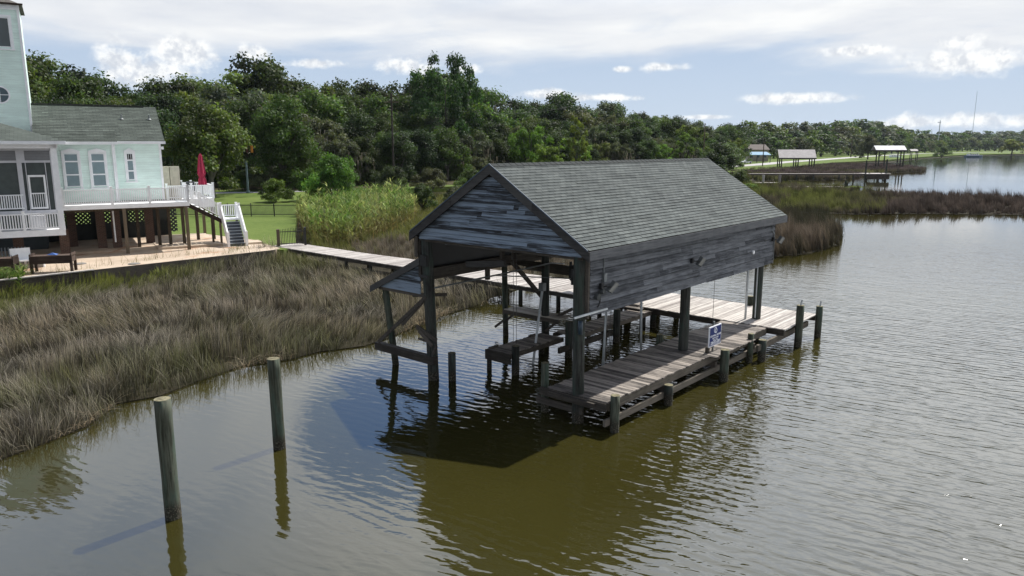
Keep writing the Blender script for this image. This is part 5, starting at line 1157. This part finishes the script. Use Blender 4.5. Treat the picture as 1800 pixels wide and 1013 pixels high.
tree_px('broadleaf_tree', 1200, 232, 185, 24, 'tall', (.10, .16, .03), 'yellow green slender tree near the far end of the boathouse roof')
tree_px('shrub', 590, 262, 97, 62, 'shrub', (.085, .155, .028), 'large vine covered shrub with bright leaves behind the reeds', 'shrub', v=0)
tree_px('shrub', 548, 285, 98, 34, 'shrub', (.07, .13, .028), 'vine covered shrub at the left foot of the large leafy shrub', 'shrub', v=1)
tree_px('shrub', 485, 305, 95, 38, 'shrub', (.08, .14, .03), 'low green shrub beside the lawn behind the black fence', 'shrub', v=1)
tree_px('shrub', 690, 285, 112, 44, 'shrub', DKG, 'dark green shrub rising behind the tall reeds', 'shrub')
tree_px('shrub', 760, 290, 118, 42, 'shrub', (.06, .075, .04), 'grey green shrub left of the boathouse gable', 'shrub')
tree_px('shrub', 830, 292, 120, 36, 'shrub', (.07, .11, .03), 'green shrub just behind the boathouse gable peak', 'shrub')
tree_px('shrub', 1265, 250, 150, 50, 'oak', (.05, .07, .03), 'dark shrubby tree at the far corner of the boathouse roof', 'tree')
tree_px('shrub', 1302, 292, 138, 26, 'shrub', (.06, .085, .03), 'small dark bush at the end of the boathouse roof', 'shrub', z=.2)
tree_px('shrub', 1318, 318, 128, 30, 'shrub', (.13, .21, .035), 'light green bush on the spit beside the boathouse roof', 'shrub', z=.2)
tree_px('shrub', 1502, 324, 138, 20, 'shrub', (.19, .28, .03), 'round yellow green bush on the spit by the far dock', 'shrub', z=.3)
tree_px('shrub', 1460, 330, 136, 14, 'shrub', (.14, .22, .035), 'small yellow green bush left of the round bush', 'shrub', z=.2)
for px, ty, D, rp, cl, nm_ in ((742, 318, 92, 34, (.06, .095, .03), 'green shrub at the right end of the tall reeds'), (800, 322, 90, 34, (.075, .09, .045), 'grey green shrub just left of the gable peak'), (850, 318, 92, 30, DKG, 'dark low shrub hidden behind the gable peak'),
     (700, 322, 98, 30, (.05, .075, .03), 'dark green shrub behind the right part of the reeds')):
    tree_px('shrub', px, ty, D, rp, 'shrub', cl, nm_, 'shrub', z=.3)
for i, (px, ty, D, rp, cl, nm_) in enumerate(((1345, 331, 126, 13, (.12, .18, .04), 'second green bush on the spit from the boathouse roof'), (1372, 333, 124, 12, (.09, .12, .04), 'dull green bush on the spit below the short low dock'),
     (1398, 334, 122, 13, (.10, .15, .04), 'green bush on the spit below the left end of the pale dock'), (1425, 335, 125, 11, (.11, .10, .06), 'brownish bush on the spit below the middle of the pale dock'), (1338, 346, 108, 12, (.10, .15, .035), 'low green bush near the channel edge beside the boathouse roof'),
     (1535, 333, 132, 12, (.06, .07, .035), 'dark low bush on the spit right of the round bush'))):
    tree_px('shrub', px, ty, D, rp, 'shrub', cl, nm_, 'shrub', z=.15)
# far shore, right
MF = [(1280, 'behind the far tin roofed shelter'), (1450, 'beyond the coast road lamps'), (1540, 'behind the white roofed boat shelter'), (1620, 'on the far right shore')]
for ri, (Dk, hk) in enumerate(((1.0, .62), (1.15, .82), (1.3, 1.0))):
    px = 1290 + ri * 11
    while px < 1900:
        by = interp([(1290, 281), (1400, 277), (1500, 273), (1560, 270.5), (1600, 269.5), (1700, 266), (1800, 265.5), (1900, 265)], px); sk = interp(SKY_T, px); D = G(px, by, 1.0)[1] * Dk
        ty = by + (sk - by) * hk + random.uniform(-3, 4); hgt = max(3, CH - 1 + (256 - ty) / F * D); rad = hgt * random.uniform(.6, .85)
        kk = random.choices(['dark', 'mid', 'gray', 'olive'], [34, 28, 22, 12])[0]; s_ = [m for a, m in MF if px >= a][-1]; rn = ('front row', 'middle row', 'skyline row')[ri]
        col = KND[kk][1]; X_ = (px - 900) / F * (D * _c + 7 * _s)
        tree('oak_tree', px, (X_, D), rad, hgt, 'oak', col, f'{ADJ[kk]} in the {rn} {s_}', 'tree', f'{ADJ[kk]}s in the {rn} {s_}', far=True, wood=(px, ADJ[kk], f'{rn} {s_}')); px += rad * .9 / D * F * random.uniform(.7, 1.05)
tree_px('oak_tree', 1525, 238, 400, 26, 'oak', (.075, .09, .06), 'grey green oak standing alone by the road left of the white roofed shelter')
tree_px('broadleaf_tree', 1778, 243, 640, 22, 'oak', (.12, .13, .035), 'yellowish tree on the far right shore', far=True)
tree_px('shrub', 1655, 255, 470, 18, 'shrub', (.09, .12, .05), 'pale green bushes at the water on the far right shore', 'shrub')
px = 430
while px < 1290:        # undergrowth along the foot of the wood
    by = interp(BASE_T, px); D = G(px, by, 1.0)[1] * random.uniform(.96, 1.02); kk = random.choice(['dark', 'mid', 'gray', 'olive', 'mid']); hgt = random.uniform(3, 5.5)
    tree('shrub', px, ((px - 900) / F * (D * _c + 7 * _s), D), hgt * .8, hgt, 'shrub', KND[kk][1], '', 'shrub', f'{kk} bushes {mark(px)}', wood=(px, {'dark': 'dark bush', 'mid': 'green bush', 'gray': 'grey bush', 'olive': 'olive bush'}[kk], f'undergrowth {mark(px)}')); px += hgt * .9 / D * F
ORD = ['first', 'second', 'third', 'fourth', 'fifth', 'sixth', 'seventh', 'eighth', 'ninth', 'tenth', 'eleventh', 'twelfth', 'thirteenth', 'fourteenth', 'fifteenth', 'sixteenth', 'seventeenth', 'eighteenth', 'nineteenth', 'twentieth']
for (adj, where), L_ in WOOD.items():
    L_.sort(key=lambda q: q[0])
    for i, (p_, e) in enumerate(L_): e['label'] = (f'{ORD[i]} {adj} from left in {where}' if len(L_) > 1 else f'{adj} in {where}')
print('trees', NT_[0])

# ------------------------------------------------------------------ poles, lights, far docks, boats, car
def at(px, D, z=0.): return ((px - 900) / F * (D * _c + (CH - z) * _s), D, z)
def zat(py, D): return CH + (256 - py) / F * D
def ppole(px, ty, D, lab, arms=1, lamp=False, r=.14, dark=False):
    x, y, _ = at(px, D, 3); e = empty('utility_pole', (x, y, .9), 0, lab, 'pole'); H_ = zat(ty, D) - .9
    b = MB(); b.cyl((0, 0, 0), (0, 0, H_), r * 1.2, r, 10); b.build('pole', M['beam'] if dark else M['house_wood'], e)
    for k in range(arms): MB().box(-1.1, 1.1, -.06, .06, H_ - .5 - k * .9, H_ - .36 - k * .9).build('cross_arm', M['house_wood'], e)
    if lamp:
        b = MB(); b.tube([(0, 0, H_ - 2.6), (-2.5, 0, H_ - 1.6), (-5.5, 0, H_ - 1.2), (-9, 0, H_ - 1.1)], .09); a_ = b.build('lamp_arm', M['galv'], e); MB().box(-10, -8.9, -.2, .2, H_ - 1.25, H_ - 1.0).build('lamp_head', M['galv'], a_)
    return e
ppole(692, 168, 118, 'dark utility pole standing up in the wood left of the boathouse gable', 2, dark=True)
ppole(1341, 248, 262, 'utility pole beside the coast road left of the tin roofed shelter', 0)
ppole(1496, 246, 470, 'utility pole with long street lamp arm beside the coast road', 1, True, .3)
ppole(1236, 218, 215, 'thin utility pole above the far end of the boathouse roof', 0)
def wire(p0, p1, sag, lab):
    b = MB(); p0, p1 = Vector(p0), Vector(p1); pts = [p0.lerp(p1, k / 14) - Vector((0, 0, sag * 4 * (k / 14) * (1 - k / 14))) for k in range(15)]; b.tube(pts, .022, 4)
    o = b.build('power_line', M['black']); tag(o, lab, 'power line'); return o
wire((*at(280, 108)[:2], zat(279, 108)), (*at(438, 112)[:2], zat(281, 112)), .4, 'lower black wire running from behind the house to the grey signal pole')
wire((*at(280, 108)[:2], zat(264, 108)), (*at(530, 112)[:2], zat(263, 112)), .5, 'upper black wire crossing the wood behind the house at the traffic signal')
wire((*at(692, 118)[:2], zat(172, 118)), (*at(1000, 150)[:2], zat(190, 150)), 2.0, 'sagging black wire leading right from the dark utility pole')
e = empty('signal_pole', (*at(437, 113)[:2], 1.0), 0, 'grey metal pole behind the lawn carrying yellow traffic signals', 'pole')
b = MB(); b.cyl((0, 0, 0), (0, 0, zat(282, 113) - 1), .16, .13, 10); b.cyl((0, 0, 0), (0, 0, .3), .3, .3, 10); b.build('pole', plain('blue_grey_pole', (.12, .17, .20), .5), e)
TS = empty('traffic_signal', (*at(444, 112)[:2], zat(262, 112)), R(20), 'pair of yellow traffic signals hanging from the wire in front of the wood', 'traffic signal')
for k, dx in enumerate((-.35, .35)):
    b = MB(); b.box(dx - .18, dx + .18, -.15, .15, -.5, .55)
    for j in range(3): b.cyl((dx, -.15, -.33 + j * .33), (dx, -.32, -.31 + j * .33), .14, .14, 10)
    b.build('signal_head', plain('signal_yellow', (.55, .22, .02), .5) if k else plain('signal_back', (.10, .03, .015), .6), TS)
MB().beam((-.35, 0, .6), (.35, 0, .6), .05, .05).build('hanger', M['black'], TS)
# masts
b = MB(); h_ = zat(165, 1500); b.cyl((0, 0, 0), (0, 0, h_), .5, .3, 6); o = b.build('radio_mast', plain('far_steel', (.38, .42, .48), .6)); o.location = (*at(1706, 1500)[:2], 0); tag(o, 'tall thin radio mast rising over the trees of the far right shore', 'mast')
b = MB(); b.cyl((0, 0, 0), (0, 0, zat(213, 900)), .55, .4, 6); b.box(-3, 1, -.2, .2, zat(217, 900), zat(216, 900)); o = b.build('radio_mast', bpy.data.materials['far_steel']); o.location = (*at(1647, 900)[:2], 0); tag(o, 'short pole with cross arm above the trees on the far shore', 'mast')
# far walkway with end platform
D = 173.; zt = zat(303.5, D)
FW = empty('far_boardwalk', (0, 0, 0), 0, 'long low far boardwalk crossing the purplish marsh to a square platform', 'boardwalk')
x0, x1, x2 = at(1318, D)[0], at(1521, D)[0], at(1563, D)[0]
MB().box(x0, x1, D, D + 1.6, zt - .12, zt).build('deck_boards', M['deck_x'], FW); MB().box(x0, x1, D - .04, D, zt - .34, zt - .1).build('stringer', M['beam'], FW)
MB().box(x1, x2, D - .6, D + 3.4, zt - .1, zt + .02).build('platform', M['deck_x'], FW); MB().box(x1 + .1, x2 - .3, D - .5, D - .4, zt - 1.3, zt - .12).build('stringer', M['beam'], FW)
for px, top in ((1342, 0), (1371, 0), (1400, 0), (1430, 0), (1475, 0), (1500, 0), (1521, 281), (1528, 303), (1557, 279), (1549, 303), (1560, 303)):
    b = MB(); x = at(px, D)[0]; b.cyl((x, D + (.2 if top < 300 else 2.5), -1), (x, D + .2, zat(top, D) if top else zt), .2, .18, 8); b.build('piling', M['post'], FW)
D = 139.; LD = empty('far_low_dock', (0, 0, 0), 0, 'low pale plank dock behind the green spit', 'dock')
MB().box(at(1382, D)[0], at(1484, D)[0], D, D + 1.3, .42, .52).build('deck_boards', M['deck_x'], LD); MB().box(at(1382, D)[0], at(1484, D)[0], D - .06, D, .15, .42).build('stringer', M['beam'], LD)
for px, zz_ in ((1386, .4), (1432, .4), (1486, 1.7), (1489, 1.3)): b = MB(); x = at(px, D)[0]; b.cyl((x, D + .1, -1), (x, D + .1, zz_), .18, .17, 8); b.build('piling', M['post'], LD)
D = 152.; o = MB(); o.box(at(1328, D)[0], at(1370, D)[0], D, D + 1.3, .5, .65); 
for px in (1341, 1370): x = at(px, D)[0]; o.cyl((x, D, -1), (x, D, 2.2), .25, .25, 8)
o = o.build('short_dock', M['deck_x']); tag(o, 'short low dock with two thick dark posts left of the pale dock', 'dock')
def shelter(name, pxl, pxr, skew, ridge, eave, base, D, mat, lab, rows=((.05, 3), (.45, 3), (.95, 3)), depth=8., zb=-.5, plat=None):
    e = empty(name, (0, 0, 0), 0, lab, 'shelter'); xl, xr = at(pxl, D)[0], at(pxr, D)[0]; sk = skew / F * D; ze, zr = zat(eave, D), zat(ridge, D + depth / 2)
    b = MB(); P = [(xl, D, ze), (xr, D, ze), (xr + sk, D + depth / 2, zr), (xl + sk, D + depth / 2, zr), (xl + 2 * sk, D + depth, ze), (xr + 2 * sk, D + depth, ze)]
    th = Vector((0, 0, .12)); b.hexa([P[0], P[1], P[2], P[3]] + [tuple(Vector(q) + th) for q in P[:4]]); b.hexa([P[3], P[2], P[5], P[4]] + [tuple(Vector(q) + th) for q in (P[3], P[2], P[5], P[4])]); b.build('roof', mat, e)
    b = MB(); b.add([P[1], P[5], P[2]], [(0, 1, 2)]); b.build('gable', plain('grey_gable', (.30, .30, .32), .7), e)
    MB().box(xl, xr, D + .1, D + .3, ze - .35, ze).build('girder', M['beam'], e)
    for f, n in rows:
        for k in range(n):
            x = xl + (xr - xl) * f + 2 * sk * k / 2 * .8 + .3; y = D + .3 + (depth - .6) * k / 2; b = MB(); b.cyl((x, y, zb), (x, y, ze), .24, .2, 8); b.build('post', M['post'], e)
    if plat: MB().box(xl - 1, xr, D + .5, D + depth, plat - .2, plat).build('platform', M['beam'], e)
    return e
shelter('tin_roof_shelter', 1368, 1434, 4.2, 263, 277, 294, 250, M['tin'], 'open sided shelter with pale tin gable roof on dark posts by the coast road', ((.06, 3), (.5, 3), (.93, 3)))
shelter('boat_shelter', 1537, 1591, 4, 256.3, 263.5, 297, 256, M['tin_white'], 'open boat shelter with bright white metal roof on tall posts over the water', ((.1, 2), (.28, 1), (.9, 3)), 7, -.8, 2.2)
shelter('low_shelter', 1600, 1613, 2, 262, 265, 278, 430, M['tin'], 'small dark flat roofed shelter right of the white roofed shelter', ((.1, 2), (.9, 2)), 6)
def boat(px, D, L, lab, hull, cabin, cn):
    e = empty('boat', (*at(px, D)[:2], 0), R(4), lab, 'boat'); b = MB(); pr = [(-.5, .16), (-.3, .19), (.2, .18), (.42, .09), (.5, .005)]; vs = []; fs = []
    for t_, w in pr: vs += [(t_ * L, -w * L, 1.1 + .5 * max(0, t_)), (t_ * L, w * L, 1.1 + .5 * max(0, t_)), (t_ * L * .96, w * L * .75, -.1), (t_ * L * .96, -w * L * .75, -.1)]
    for i in range(len(pr) - 1): o_ = i * 4; fs += [(o_, o_ + 4, o_ + 5, o_ + 1), (o_ + 1, o_ + 5, o_ + 6, o_ + 2), (o_ + 3, o_ + 7, o_ + 4, o_), (o_ + 2, o_ + 6, o_ + 7, o_ + 3)]
    fs += [(0, 1, 2, 3), (16, 19, 18, 17)]; b.add(vs, fs); b.build('hull', hull, e)
    MB().box(-.36 * L, .2 * L, -.12 * L, .12 * L, 1.1, 2.3).build('cabin', cabin, e); MB().box(-.40 * L, .24 * L, -.13 * L, .13 * L, 2.9, 3.05).box(-.3 * L, -.28 * L, -.1 * L, -.08 * L, 2.3, 2.9).box(.1 * L, .12 * L, -.1 * L, -.08 * L, 2.3, 2.9).build('canopy', cn, e)
    for k in range(4): MB().box(-.3 * L + k * .12 * L, -.22 * L + k * .12 * L, -.121 * L, -.1205 * L, 1.6, 2.1).build('window', M['glass'], e)
blu = plain('blue_hull', (.07, .12, .19), .6)
boat(1712, 540, 13, 'blue and white cabin boat moored by the far right shore', blu, WT, blu)
boat(1573, 470, 9, 'white boat with pale blue side seen under the white roofed shelter', plain('pale_hull', (.45, .58, .66), .4), WT, WT)
def far_house(px, D, w, h, zr, roofm, wallm, lab, name='house'):
    e = empty(name, (*at(px, D)[:2], .9), R(-10), lab, 'house'); MB().box(-w / 2, w / 2, 0, 9, 0, h).build('wall', wallm, e)
    b = MB(); b.hexa([(-w / 2 - .5, -.6, h), (w / 2 + .5, -.6, h), (w / 2 - 1, 4.5, zr), (-w / 2 + 1, 4.5, zr), (-w / 2 - .5, -.6, h + .15), (w / 2 + .5, -.6, h + .15), (w / 2 - 1, 4.5, zr + .15), (-w / 2 + 1, 4.5, zr + .15)]); b.build('roof', roofm, e)
    for k in range(3): MB().box(-w / 3 + k * w / 3 - .6, -w / 3 + k * w / 3 + .6, -.05, -.01, h * .35, h * .75).build('window', M['glass'], e)
    return e
far_house(1332, 345, 9, 5.2, 7.6, plain('brown_roof', (.13, .11, .10), .9), plain('tan_wall', (.3, .27, .22), .8), 'distant house with brown roof between the trees above the coast road')
e = empty('carport', (*at(1336, 318)[:2], .9), 0, 'blue roofed open carport on posts beside the distant brown roofed house', 'shelter')
MB().hexa([(-4.5, 0, 3.2), (4.5, 0, 3.2), (4.5, 6, 4.4), (-4.5, 6, 4.4), (-4.5, 0, 3.35), (4.5, 0, 3.35), (4.5, 6, 4.55), (-4.5, 6, 4.55)]).build('roof', plain('light_blue_roof', (.17, .30, .42), .8), e)
for x in (-4.2, -1.4, 1.4, 4.2): MB().box(x - .12, x + .12, .1, .34, 0, 3.2).build('post', M['black'], e)
def car(px, D, lab, col):
    e = empty('parked_car', (*at(px, D)[:2], .96), R(25), lab, 'car'); b = MB(); pr = [(-2.2, .35), (-2.2, .85), (-1.5, .95), (-1.0, 1.42), (.6, 1.45), (1.2, .98), (2.1, .85), (2.2, .4)]
    vs = [(x, y, z) for y in (-.9, .9) for x, z in pr]; n = len(pr); b.add(vs, [tuple(range(n)), tuple(range(n, 2 * n))[::-1]] + [((i + 1) % n, i, i + n, (i + 1) % n + n) for i in range(n)]); b.build('body', col, e)
    MB().hexa([(-.95, -.91, .98), (1.0, -.91, .98), (1.0, -.905, .98), (-.95, -.905, .98), (-.8, -.91, 1.36), (.55, -.91, 1.38), (.55, -.905, 1.38), (-.8, -.905, 1.36)]).build('window', M['glass'], e)
    for x in (-1.4, 1.4):
        for y in (-.92, .92): b = MB(); b.cyl((x, y - .1, .34), (x, y + .1, .34), .34, .34, 14); b.build('wheel', M['black'], e)
car(1311, 300, 'white car parked under the trees at the bend of the coast road', plain('white_car_paint', (.7, .72, .75), .25))

# ------------------------------------------------------------------ air
hz_ = MB().box(-3500, 3500, -200, 3500, -1, 120).build('haze', plain('haze_air', (.7, .8, .9))); tag(hz_, kind='stuff')
m = bpy.data.materials['haze_air']; nt = NT(m.node_tree); nt.n.clear()
pv = nt.node('ShaderNodeVolumePrincipled'); pv.inputs['Color'].default_value = (.75, .85, .95, 1); pv.inputs['Density'].default_value = .00004; pv.inputs['Anisotropy'].default_value = .2
ou = nt.node('ShaderNodeOutputMaterial'); nt.l.new(pv.outputs[0], ou.inputs['Volume'])
